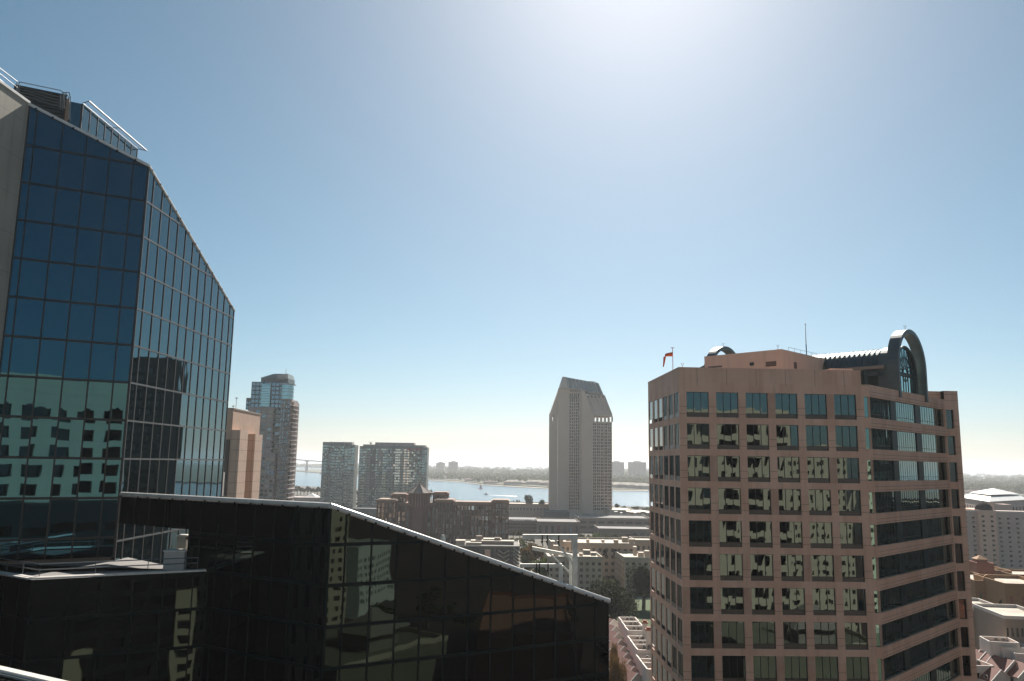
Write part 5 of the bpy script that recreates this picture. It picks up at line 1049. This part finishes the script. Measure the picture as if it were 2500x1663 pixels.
for i, (x, y) in enumerate(((2380, 1552), (2396, 1556), (2476, 1572), (2494, 1576), (2374, 1545))):
    car(G(x, y, GZ + .03), -20, ['cars', 'carr', 'carw', 'carb', 'carw'][i], ['silver car beside the office on the side street', 'red car behind the silver one on the side street', 'white car near the right edge on the side street', 'dark car at the right edge on the side street', 'white car farther up the side street by the office'][i], 'cars on the side street at the right')
# grey flat-roofed row
tq, Wq, Hq = block('flat_roofed_row', 'grey flat-roofed shop row behind the white houses at the right', 'building', (2366, 1484), (2462, 0), 245, 97, 20, 'greyb', 9, 3, .5, .45, cm='white', roofm='creamroof', par=.9, base=1)
block('flat_roofed_row', 'grey flat-roofed shop row reaching the right edge', 'building', (2452, 1503), (2570, 0), 226, 97, 20, 'greyb', 10, 3, .5, .45, cm='white', roofm='creamroof', par=.9, base=1)
wbox('roof_stair_box', 'white stair box at the left end of the grey shop row roof', 'roof box', 2372, 2389, 1477, 256, P(2372, 1492, 256)[2] - 1, 5, 'white', 'coping')
for i, (x, w2, y, Y) in enumerate(((2398, 16, 1498, 250), (2424, 14, 1503, 246), (2440, 8, 1508, 242), (2474, 12, 1502, 240), (2410, 6, 1494, 256))):
    wbox('roof_unit', ['long white', 'wide white', 'small dark-sided', 'bright', 'tiny'][i] + ' roof unit on the grey shop row', 'roof unit', x, x + w2, y, Y, P(x, y + 6, Y)[2] - .3, 2.5, 'white', 'coping', group='roof units on the grey shop row')
# ochre building with curved parapet and small cupola
to, Wo, Ho = block('ochre_building', 'ochre building with stepped parapets behind the grey shop row', 'building', (2380, 1417), (2452, 0), 300, 97, 26, 'ochre', 3, 2, .3, .42, gm='brown', cm='ochre', roofm='creamroof', par=1.0, base=2)
mb = MB(); mb.box((0, -.12, Ho - 4.6), (Wo * .7, -.004, Ho - 4.2)); mb.build('band', 'terra', to)
mb = MB(); pts = [(Wo * .3, .5, Ho), (Wo * .7, .5, Ho)] + [(Wo * .5 + Wo * .2 * math.cos(math.pi * k / 12), .5, Ho + 2.2 * math.sin(math.pi * k / 12)) for k in range(1, 12)]
mb.hull([(p[0], .5, p[2]) for p in pts], [(p[0], 1.1, p[2]) for p in pts]); mb.build('curved_gable', 'ochre', to)
block('ochre_building', 'tan and ochre building with an arched window at the right edge', 'building', (2452, 1424), (2570, 0), 285, 97, 24, 'ochre', 4, 2, .26, .4, gm='terra', cm='ochre', roofm='creamroof', par=1.2, base=2)
block('ochre_building', 'rear ochre block with a pale flat roof near the white hotel', 'building', (2412, 1392), (2470, 0), 340, 97, 18, 'ochre', 5, 2, .3, .4, gm='brown', cm='ochre', roofm='creamroof')
block('ochre_building', 'rear ochre block with a pale roof at the right edge', 'building', (2470, 1402), (2570, 0), 330, 97, 18, 'ochre', 5, 2, .3, .4, gm='brown', cm='ochre', roofm='creamroof')
t, W_, H_ = block('red_stair_tower', 'brick-red square tower with a small pyramid cupola before the white hotel', 'tower', (2385, 1374), (2427, 0), 330, 97, 8, 'terra', 3, 3, .2, .3, gm='brown', cm='terra', par=.8)
mb = MB(); a, b = W_ * .15, W_ * .72; mb.box((a, 1.5, H_ - 1), (b, 6, H_ + 1.2)); mb.build('cupola_base', 'terra', t); mb = MB(); b_ = [(a - .4, 1.1, H_ + 1.2), (b + .4, 1.1, H_ + 1.2), (b + .4, 6.4, H_ + 1.2), (a - .4, 6.4, H_ + 1.2)]
for i in range(4): mb.poly([b_[i], b_[(i + 1) % 4], ((a + b) / 2, 3.7, H_ + 2.7)])
mb.build('cupola_roof', 'ochre', t)
# white hotel with domed corner tower
M['hotelw'] = mat('pale_pink_hotel_wall', (.54, .42, .36), .85, c2=(.49, .38, .325), nscale=.1, stain=.08)
Yh = 430; p = np.array(P(2350, 1250, Yh)); hot = thing('white_hotel', 'pale hotel tower with a dark domed corner bay, right of the office', 'hotel', (p[0], p[1], GZ), 100)
def hl(px, py=1260): q = onwall((p[0], p[1]), 100, px, py); return q[0], q[1] - GZ
xs_ = [hl(v)[0] for v in (2350, 2389, 2432, 2500, 2560)]; hws = []
for nm, a, b, top_, y0_, nx in (('left_wing', xs_[0], xs_[1], hl(2370, 1249)[1], 2, 2), ('domed_bay', xs_[1], xs_[2], hl(2410, 1246)[1], 0, 2), ('right_wing', xs_[2], xs_[4], hl(2470, 1252)[1], 1.2, 6)):
    mb = MB(); nz = 13; f = (top_ - 2.0 - 2) / nz; pp_ = (b - a) / nx; vs_ = [(2 + f * j + f * .3, 2 + f * j + f * .72) for j in range(nz)]
    hws += [wallgrid(mb, (a, y0_), (b, y0_), 0, top_, [(pp_ * (i + .32), pp_ * (i + .68)) for i in range(nx)], vs_, .3)]
    mb.poly([(b, y0_, 0), (b, 24, 0), (b, 24, top_), (b, y0_, top_)]); mb.poly([(a, 24, 0), (a, y0_, 0), (a, y0_, top_), (a, 24, top_)]); mb.poly([(a, y0_, top_), (b, y0_, top_), (b, 24, top_), (a, 24, top_)]); mb.build(nm, 'tan' if False else ('hotelw' if nm != 'domed_bay' else 'stucco'), hot)
    if nm != 'domed_bay': mb = MB(); mb.obox((a, y0_), (b, y0_), top_ + .003, top_ + .7, .4, .1); mb.build('parapet', 'white', hot)
    else:
        mb = MB(); mb.obox((a, y0_), (b, y0_), top_ - 1.6, top_ - .9, .1, .35); mb.build('cornice', 'stucco', hot)
for k, h_ in enumerate(hws): add_windows(hot, h_, 'glassdk', name=('window', 'bay_window', 'wing_window')[k])
mb = MB(); cxh = (xs_[1] + xs_[2]) / 2; rh = (xs_[2] - xs_[1]) / 2; zt_ = hl(2410, 1246)[1]; n_ = 16; rings_ = []
for j in range(7): an = math.pi / 2 * j / 6.4; rings_.append([(cxh + rh * math.cos(an) * math.cos(2 * math.pi * k / n_), rh + rh * math.cos(an) * math.sin(2 * math.pi * k / n_), zt_ + .01 + rh * .92 * math.sin(an)) for k in range(n_)])
for j in range(6):
    for k in range(n_): mb.poly([rings_[j][k], rings_[j][(k + 1) % n_], rings_[j + 1][(k + 1) % n_], rings_[j + 1][k]])
mb.poly(rings_[-1]); M['dome'] = mat('dark_plum_dome', (.035, .022, .026), .95, spec=.05); mb.build('dome', 'dome', hot, smooth=False)
mb = MB(); mb.tube([(cxh, rh, zt_ + rh * .9), (cxh, rh, zt_ + rh * 1.15)], .3, 6, .05); mb.build('finial', 'dome', hot)
wbox('plant_box', 'plain pale plant box on the white hotel roof right of the dome', 'roof box', 2448, 2470, 1232, 462, P(2448, 1254, 440)[2], 8, 'hotelw', 'hotelw')
# convention hall with white pyramid roof
Yp = 520; q = lambda x, y, Yy=Yp: np.array(P(x, y, Yy)); pc_ = q(2415, 1225, 470); hall = thing('pyramid_roof_hall', 'big low hall with a two-step white pyramid roof behind the domed hotel', 'hall', (pc_[0], pc_[1], GZ))
O_ = np.array([pc_[0], pc_[1], GZ]); aL = q(2340, 1219.5, 545) - O_; aR = q(2520, 1226, 520) - O_; aC = pc_ - O_
aL[2] = aR[2] = aC[2]; aB = aL + aR - aC; cen = (aL + aR) / 2; apx_ = q(2432, 1193, 520)[2] - GZ; zm = q(2424, 1212, 490)[2] - GZ
mid_ = [c_ + (cen - c_) * .36 for c_ in (aC, aR, aB, aL)]
for m_ in mid_: m_[2] = zm
low = [aC, aR, aB, aL]
mb = MB(); mb.hull([tuple(v) for v in low], [tuple(v) for v in mid_]); mb.build('lower_roof', 'coping', hall)
mb = MB(); up_ = [v + (v - np.array([cen[0], cen[1], v[2]])) * .05 + np.array([0, 0, .8]) for v in mid_]; ap_ = (cen[0], cen[1], apx_)
for i in range(4): mb.poly([tuple(up_[i]), tuple(up_[(i + 1) % 4]), ap_])
mb.poly([tuple(v) for v in reversed(up_)]); mb.build('upper_roof', 'whitesteel' if False else 'coping', hall)
wl_ = [v + (np.array([cen[0], cen[1], v[2]]) - v) * .03 for v in low]; mb = MB(); hs2 = []
for i in (3, 0):
    a, b = wl_[i][:2], wl_[(i + 1) % 4][:2]; L = math.dist(a, b); n2 = 12; pp_ = L / n2; hs2 += wallgrid(mb, a, b, 0, aC[2] - .05, [(pp_ * (k + .25), pp_ * (k + .75)) for k in range(n2)], [(aC[2] - 8, aC[2] - 4)], .5)
mb.build('wall', 'hotelw', hall); add_windows(hall, hs2, 'glassdk')

# ================================================================ ACROSS THE BAY
for i, (x0, x1, yt, Y, lab, grp) in enumerate(((1065, 1086, 1129.5, 3900, 'pale far tower slab left of the two over the island', 1), (1095, 1118, 1127.5, 3900, 'pale far tower slab right of its twin over the island', 1), (1488, 1524, 1128, 3300, 'hazy far tower slab just right of the beige hotel', 1), (1535, 1578, 1128, 3300, 'hazy far tower slab beside the office corner', 1))):
    t, W_, H_ = block('far_tower', lab, 'tower', (x0, yt), (x1, 0), Y, 90, 25, 'hyatt', 14, 15, .6, .5, zb=3.5, group='far tower slabs over the island', cap=0 if False else 60)
    mb = MB(); mb.box((W_ * .3, 5, H_), (W_ * .7, 18, H_ + 4)); mb.build('roof_house', 'hyatt', t)
# bridge
bp = [np.array(P(600, 1119, 4000)), np.array(P(700, 1120.5, 4050)), np.array(P(790, 1127.5, 4300)), np.array(P(872, 1133, 4700)), np.array(P(905, 1139, 5000))]
br = thing('bay_bridge', 'long hazy bridge on tall piers crossing the bay behind the slim glass tower', 'bridge', (bp[0][0], bp[0][1], 0))
mb = MB(); off_ = np.array([bp[0][0], bp[0][1], 0])
for a, b in zip(bp[:-1], bp[1:]): mb.bar(tuple(a - off_), tuple(b - off_), 18, 4.5)
mb.build('deck', 'condog', br)
for px_ in (622, 664, 710, 750, 830, 868, 888):
    xs2 = [b[0] for b in bp]; k = [i for i in range(4) if P(px_, 1125, bp[i][1])[0] >= bp[i][0] - 60][-1:] or [0]; k = k[0]
    best = None
    for f in np.linspace(0, 1, 40):
        for j in range(4):
            c_ = bp[j] + (bp[j + 1] - bp[j]) * f; e_2 = abs(P(px_, 1125, c_[1])[0] - c_[0])
            if best is None or e_2 < best[0]: best = (e_2, c_)
    c_ = best[1] - off_; mb = MB(); mb.hull([(c_[0] - 7, c_[1] - 4, -2), (c_[0] + 7, c_[1] - 4, -2), (c_[0] + 7, c_[1] + 4, -2), (c_[0] - 7, c_[1] + 4, -2)], [(c_[0] - 3.5, c_[1] - 3, c_[2] - 6), (c_[0] + 3.5, c_[1] - 3, c_[2] - 6), (c_[0] + 3.5, c_[1] + 3, c_[2] - 6), (c_[0] - 3.5, c_[1] + 3, c_[2] - 6)])
    mb.box((c_[0] - 12, c_[1] - 3, c_[2] - 6), (c_[0] + 12, c_[1] + 3, c_[2] - 2)); mb.box((c_[0] - 13, c_[1] - 8, -1), (c_[0] + 13, c_[1] + 8, 3)); mb.build('pier', 'condog', br)
# boats
q = G(1174, 1193.5, 0); sb = thing('sail_boat', 'small boat with a red sail on the bay', 'sail boat', q); s_ = q[1] / 1950
mb = MB(); mb.hull([(-9 * s_ / 1.0, 0, -.2), (-4 * s_, -2, -.3), (5 * s_, 0, -.2), (-4 * s_, 2, -.3)], [(-5.5 * s_, 0, 1.2 * s_), (-4 * s_, -2.5, 1.2 * s_), (5.5 * s_, 0, 1.6 * s_), (-4 * s_, 2.5, 1.2 * s_)]); mb.build('hull', 'redpaint', sb)
mb = MB(); mb.tube([(0, 0, 0), (0, 0, 11.5 * s_)], .15, 5); mb.build('mast', 'bark', sb)
mb = MB(); mb.hull([(.2, -.05, 2 * s_), (-3.6 * s_, -.6, 2 * s_), (-3.6 * s_, -.5, 2 * s_ + .01)], [(.2, .05, 11 * s_), (-.4, .0, 11 * s_), (-.4, .1, 11 * s_)]); mb.hull([(.3, -.05, 2 * s_), (2.6 * s_, -.4, 1.8 * s_), (2.6 * s_, -.3, 1.8 * s_)], [(.3, .05, 9.5 * s_), (.5, 0, 9.5 * s_), (.5, .1, 9.5 * s_)]); M['sail'] = mat('red_sail', (.42, .10, .08), .8); mb.build('sail', 'sail', sb)
q = G(1187, 1207.5, 0); s_ = q[1] / 1950; mo = thing('motor_boat', 'dark motor boat heading left with a white wake', 'motor boat', q)
mb = MB(); mb.hull([(-5 * s_, 0, 0), (-2 * s_, -2.2, -.2), (5 * s_, -2, -.2), (5 * s_, 2, -.2), (-2 * s_, 2.2, -.2)], [(-6 * s_, 0, 2 * s_), (-2 * s_, -2.8, 1.6 * s_), (5 * s_, -2.4, 1.3 * s_), (5 * s_, 2.4, 1.3 * s_), (-2 * s_, 2.8, 1.6 * s_)]); mb.build('hull', 'condog', mo)
mb = MB(); mb.box((-2 * s_, -1.6, 1.5 * s_), (1.5 * s_, 1.6, 3.2 * s_)); mb.box((-1.2 * s_, -1.2, 3.2 * s_), (.4 * s_, 1.2, 4.4 * s_)); mb.build('cabin', 'condog', mo)
mb = MB(); a = G(1192, 1208.6, .04); b = G(1262, 1212.6, .04); c_ = G(1262, 1211.2, .04); mb.poly([(a[0], a[1] - 1, .04), (b[0], b[1], .04), (c_[0], c_[1], .04), (a[0], a[1] + 2, .04)]); wk = structure('boat_wake', mb, 'coping')
for i, (x, y) in enumerate(((782, 1157.5), (880, 1152), (876, 1159), (868, 1164), (1046, 1184.5))):
    q = G(x, y, 0); s_ = q[1] / 1950; t = thing('moored_boat', ['tiny dark boat left of the slim glass tower', 'tiny boat in the tower gap nearest the bridge', 'tiny boat in the tower gap, middle one', 'tiny boat in the tower gap nearest the shore', 'tiny boat right beside the broad glass tower'][i], 'boat', q); mb = MB(); mb.hull([(-3 * s_, 0, 0), (0, -1.5, 0), (3 * s_, 0, 0), (0, 1.5, 0)], [(-3.5 * s_, 0, 1 * s_), (0, -2, .9 * s_), (3.5 * s_, 0, 1 * s_), (0, 2, .9 * s_)]); mb.box((-1 * s_, -1, .8 * s_), (1 * s_, 1, 2 * s_)); o = mb.build('hull', 'condog', t)
# houses and woods on the island
rnd = random.Random(21)
hm = MB(); hm.box((-8, -5, 0), (8, 5, 5)); house_me = hm.build('wall', 'hotelw'); rm = MB(); rm.hull([(-8.5, -5.5, 5), (8.5, -5.5, 5), (8.5, 5.5, 5), (-8.5, 5.5, 5)], [(-6, -.5, 8), (6, -.5, 8), (6, .5, 8), (-6, .5, 8)]); roof_me = rm.build('roof', 'creamroof')
mw, mr = house_me.data, roof_me.data; bpy.data.objects.remove(house_me); bpy.data.objects.remove(roof_me)
mr2 = mr.copy(); mr2.materials[0] = M['redroof']
k = 0
zones = [(872, 1240, 1150, 1182), (1240, 1345, 1160, 1190), (1495, 1583, 1165, 1196), (2350, 2500, 1168, 1205)]
for zi, (xa, xb, ya, yb) in enumerate(zones):
    for i in range((34, 18, 20, 30)[zi]):
        x = rnd.uniform(xa, xb); lim = np.interp(x, (872, 960, 1043, 1130, 1180, 1240, 1583, 2500), (1161, 1166, 1170, 1174, 1181, 1184, 1194, 1208)); y = rnd.uniform(ya, lim - .5)
        if i % 3 == 0: y = lim - rnd.uniform(.8, 3)
        q = G(x, y, 3.5); t = thing('island_house', ('pale' if k % 3 else 'red-roofed') + ' low house among the trees across the bay', 'house', q, group='pale low houses across the bay' if k % 3 else 'red-roofed low houses across the bay')
        s_ = rnd.uniform(.7, 1.3) * (1.5 if i % 3 == 0 and k % 3 else 1)
        for nm, me in (('wall', mw), ('roof', mr if k % 3 else mr2)): o = bpy.data.objects.new(nm, me); col.objects.link(o); o.parent = t; o.scale = (s_ * rnd.uniform(.8, 2), s_, s_ * .9)
        k += 1
def wood(name, n, gen, seed, leafs, m, dens=26, s0=1.0):
    """far wood, one mass of many small crowns"""
    r = random.Random(seed); V_, F_ = [], []
    for i in range(n):
        x, y, z, h, w_ = gen(r)
        for j in range(dens):
            a = r.uniform(0, 6.283); u_ = r.uniform(-.6, 1); q = math.sqrt(max(0, 1 - u_ * u_)); k_ = r.uniform(.7, 1.05)
            c = Vector((x + q * math.cos(a) * w_ / 2 * k_, y + q * math.sin(a) * w_ / 2 * k_, z + h * .55 + u_ * h * .45 * k_)); s = w_ * .17 * r.uniform(.6, 1.4)
            nn = Vector((r.gauss(0, 1), r.gauss(0, 1), r.gauss(.6, 1))).normalized(); t1 = nn.orthogonal().normalized(); t2 = nn.cross(t1); k0 = len(V_)
            V_ += [tuple(c + t1 * s), tuple(c + t2 * s), tuple(c - t1 * s), tuple(c - t2 * s)]; F_.append((k0, k0 + 1, k0 + 2, k0 + 3))
    me = bpy.data.meshes.new(name); me.from_pydata(V_, [], F_); me.materials.append(M[m]); o = bpy.data.objects.new(name, me); col.objects.link(o)
    o['kind'] = 'stuff'; o['label'] = 'hazy wooded mass of far trees across the bay' if 'island' in name else 'low dark shrubs and trees between the buildings'; return o
LIMX = (872, 960, 1043, 1130, 1180, 1240, 1583, 2500); LIMY = (1160, 1165, 1169, 1172, 1179, 1182, 1190, 1206)
def gen_isl(r):
    x = r.choice((r.uniform(860, 1350), r.uniform(1490, 1600), r.uniform(2340, 2520), r.uniform(860, 1350))); lim = np.interp(x, LIMX, LIMY); top_ = 1131 + (x - 1250) * .0147 + 12
    y = top_ + (lim - top_) * r.random() ** .8; q = G(x, y, 3.5); h = r.uniform(8, 17) * (1 + .35 * (q[1] > 4000)); return q[0], q[1], 3.5, h, h * r.uniform(.9, 2.0)
wood('island_woods', 3600, gen_isl, 9, None, 'leaf2', 22)
def gen_far(r):
    x = r.uniform(600, 900); q = G(x, 1140 - r.random() * .6 + (x - 700) * .012, 5); return q[0], q[1] + r.uniform(0, 500), 4, r.uniform(12, 24), r.uniform(25, 60)
wood('island_far_shore_woods', 260, gen_far, 10, None, 'leaf2', 12)
def gen_city(r):
    while True:
        x = r.uniform(1235, 1590); y = r.uniform(1318, 1440)
        if x < 1265 and y > 1400: continue
        q = G(x, y, GZ); return q[0], q[1], GZ, r.uniform(2, 5), r.uniform(3, 6)
wood('city_shrubs', 170, gen_city, 12, None, 'leaf2', 40)

# ================================================================ BEHIND THE CAMERA (seen mirrored in the glass)
def plain(name, label, cat, loc, az, W_, D_, H_, wm, nx, nz, wf, hf, sides='', **k):
    t = thing(name, label, cat, loc, az); solid(t, W_, D_, H_, wm, nx, nz, wf, hf, 'glassdk', sides, 1.0, k.get('top', 3), k.get('cm', wm), k.get('roofm', 'creamroof'), .6, k.get('nsd', 5), k.get('base', 4), 100); return t
M['creamb'] = mat('plain_cream_wall', (.47, .385, .285), .85, c2=(.41, .335, .25), nscale=.1, joints=(6, 4.4, .08, 0, 0), jcol=.6)  # own cream colour of the mirrored buildings, with panel joints
gh = plain('cream_grid_hotel', 'big cream building with a grid of dark windows, mirrored in the blue tower', 'hotel', (92, -38, GZ), -90, 92, 30, 74, 'creamb', 13, 14, .60, .64, sides='RL')
for i in range(13):
    xx = 92 / 13 * (i + .5); mb = MB(); r_ = 1.5; mb.poly([(xx - r_, -.03, 68.2), (xx + r_, -.03, 68.2)] + [(xx + r_ * math.cos(math.pi * k / 10), -.03, 68.2 + r_ * math.sin(math.pi * k / 10)) for k in range(11)]); mb.build('arched_window', 'glassdk', gh)
mb = MB(); mb.box((50, .3, 74.003), (92, 26, 77)); mb.build('upper_floor', 'creamb', gh)
plain('cream_annex_tower', 'narrow cream tower with small windows, mirrored in the right office windows', 'tower', (122, -60, GZ), -90, 24, 24, 64, 'creamb', 9, 19, .42, .5)
M['olive'] = mat('olive_roof_gravel', (.16, .145, .095), .9, c2=(.12, .11, .075), nscale=.3)
t = thing('podium_deck', 'flat olive podium roof in front of the cream grid building, mirrored low in the office', 'podium', (66, -37, GZ)); mb = MB(); mb.box((0, 0, 0), (36, 32, 12)); mb.build('roof_deck', 'olive', t)
mb = MB(); mb.obox((0, 32), (36, 32), 12.003, 13.2, .4); mb.obox((36, 0), (36, 31), 12.003, 13.2, .4); mb.build('parapet', 'creamb', t)
mb = MB(); mb.box((16, 16, 12.003), (26, 26, 16)); mb.hull([(14, 14, 16), (28, 14, 16), (28, 28, 16), (14, 28, 16)], [(20, 20, 21), (22, 20, 21), (22, 22, 21), (20, 22, 21)]); mb.build('roof_pavilion', 'slate', t)
M['brownpave'] = mat('dark_mirrored_paving', (.075, .028, .018), .9, c2=(.022, .02, .016), nscale=.05)
mb = MB(); mb.prism([(-60, -500), (600, -500), (600, 62), (-60, 62)], GZ - .2, GZ + .05, bottom=False); structure('dark_mirror_ground', mb, 'brownpave')  # dark ground added so the wing's mirror image stays nearly black
plain('white_grid_block', 'white block with rows of small windows, mirrored in the dark wing', 'building', (196, -104, GZ), -70, 40, 22, 25, 'coping', 12, 6, .5, .55)
plain('terracotta_block', 'terracotta-red low block, mirrored in the dark wing', 'building', (176, -8, GZ), -60, 60, 26, 13, 'terra', 10, 2, .35, .4, base=2, top=1.5, roofm='terra')
plain('added_dark_block', 'dark block added off to the right, mirrored in the chamfer windows', 'office', (125, 141, GZ), 182, 55, 30, 84, 'dkgrey', 12, 20, .8, .6)  # unseen block, added to darken the first run of chamfer windows
plain('unseen_dark_tower', 'slender dark tower added unseen behind the office, mirrored low in the blue tower side', 'tower', (91, 369, GZ), 90, 20, 16, 104, 'dkgrey', 6, 24, .7, .6)  # unseen tower, added to put a dark patch into the side glass
plain('added_lower_block', 'black block added below the cream grid building, mirrored in the terrace block', 'building', (62, -22, GZ), -90, 82, 14, 46, 'mull', 12, 10, .8, .6)  # unseen black block, added to keep the terrace glass dark
plain('added_cream_column', 'plain narrow cream column added behind the camera, mirrored low in the terrace block', 'shaft', (18.8, -21.4, GZ), -90, 4.6, 1.5, 16.5, 'creamb', 0, 0, .5, .5)  # unseen column, added to give the terrace glass a pale reflected strip
plain('added_cream_strip', 'narrow cream strip with stacked windows added behind the camera, mirrored beside the wing', 'shaft', (46.5, -21.4, GZ), -90, 5.5, 1.5, 27, 'creamb', 1, 6, .6, .6)  # unseen windowed strip, added for a pale reflection beside the wing
plain('beige_side_block', 'beige block off to the left, mirrored in the dark wing', 'building', (-118, 30, GZ), 0, 40, 30, 58, 'creamb', 8, 12, .5, .5, sides='F')
for i in range(14):
    tree((rnd.uniform(120, 190), rnd.uniform(-70, 40), GZ), rnd.uniform(7, 12), rnd.uniform(7, 12), 'green street tree off to the right, mirrored in the dark wing', leaf='leaf2', group='street trees mirrored in the dark wing')
plain('added_street_block', 'wide dark block added off to the right, mirrored in the lower chamfer windows', 'building', (195, 262, GZ), 182, 125, 30, 47, 'dkgrey', 22, 11, .6, .5)  # unseen city mass, added because the lower chamfer windows mirrored too brightly

# ================================================================ HAZE
N = NT('sea_haze'); N.t.nodes.remove(N.b); pv = N.n('ShaderNodeVolumePrincipled'); pv.inputs['Color'].default_value = (.80, .83, .86, 1); pv.inputs['Density'].default_value = 0.95e-4; pv.inputs['Anisotropy'].default_value = .35
N.l(pv.outputs[0], N.t.nodes['Material Output'].inputs['Volume'])
mb = MB(); mb.box((-8000, -2500, -6), (9000, 24000, 165)); hz = mb.build('haze', N.m); hz['kind'] = 'stuff'
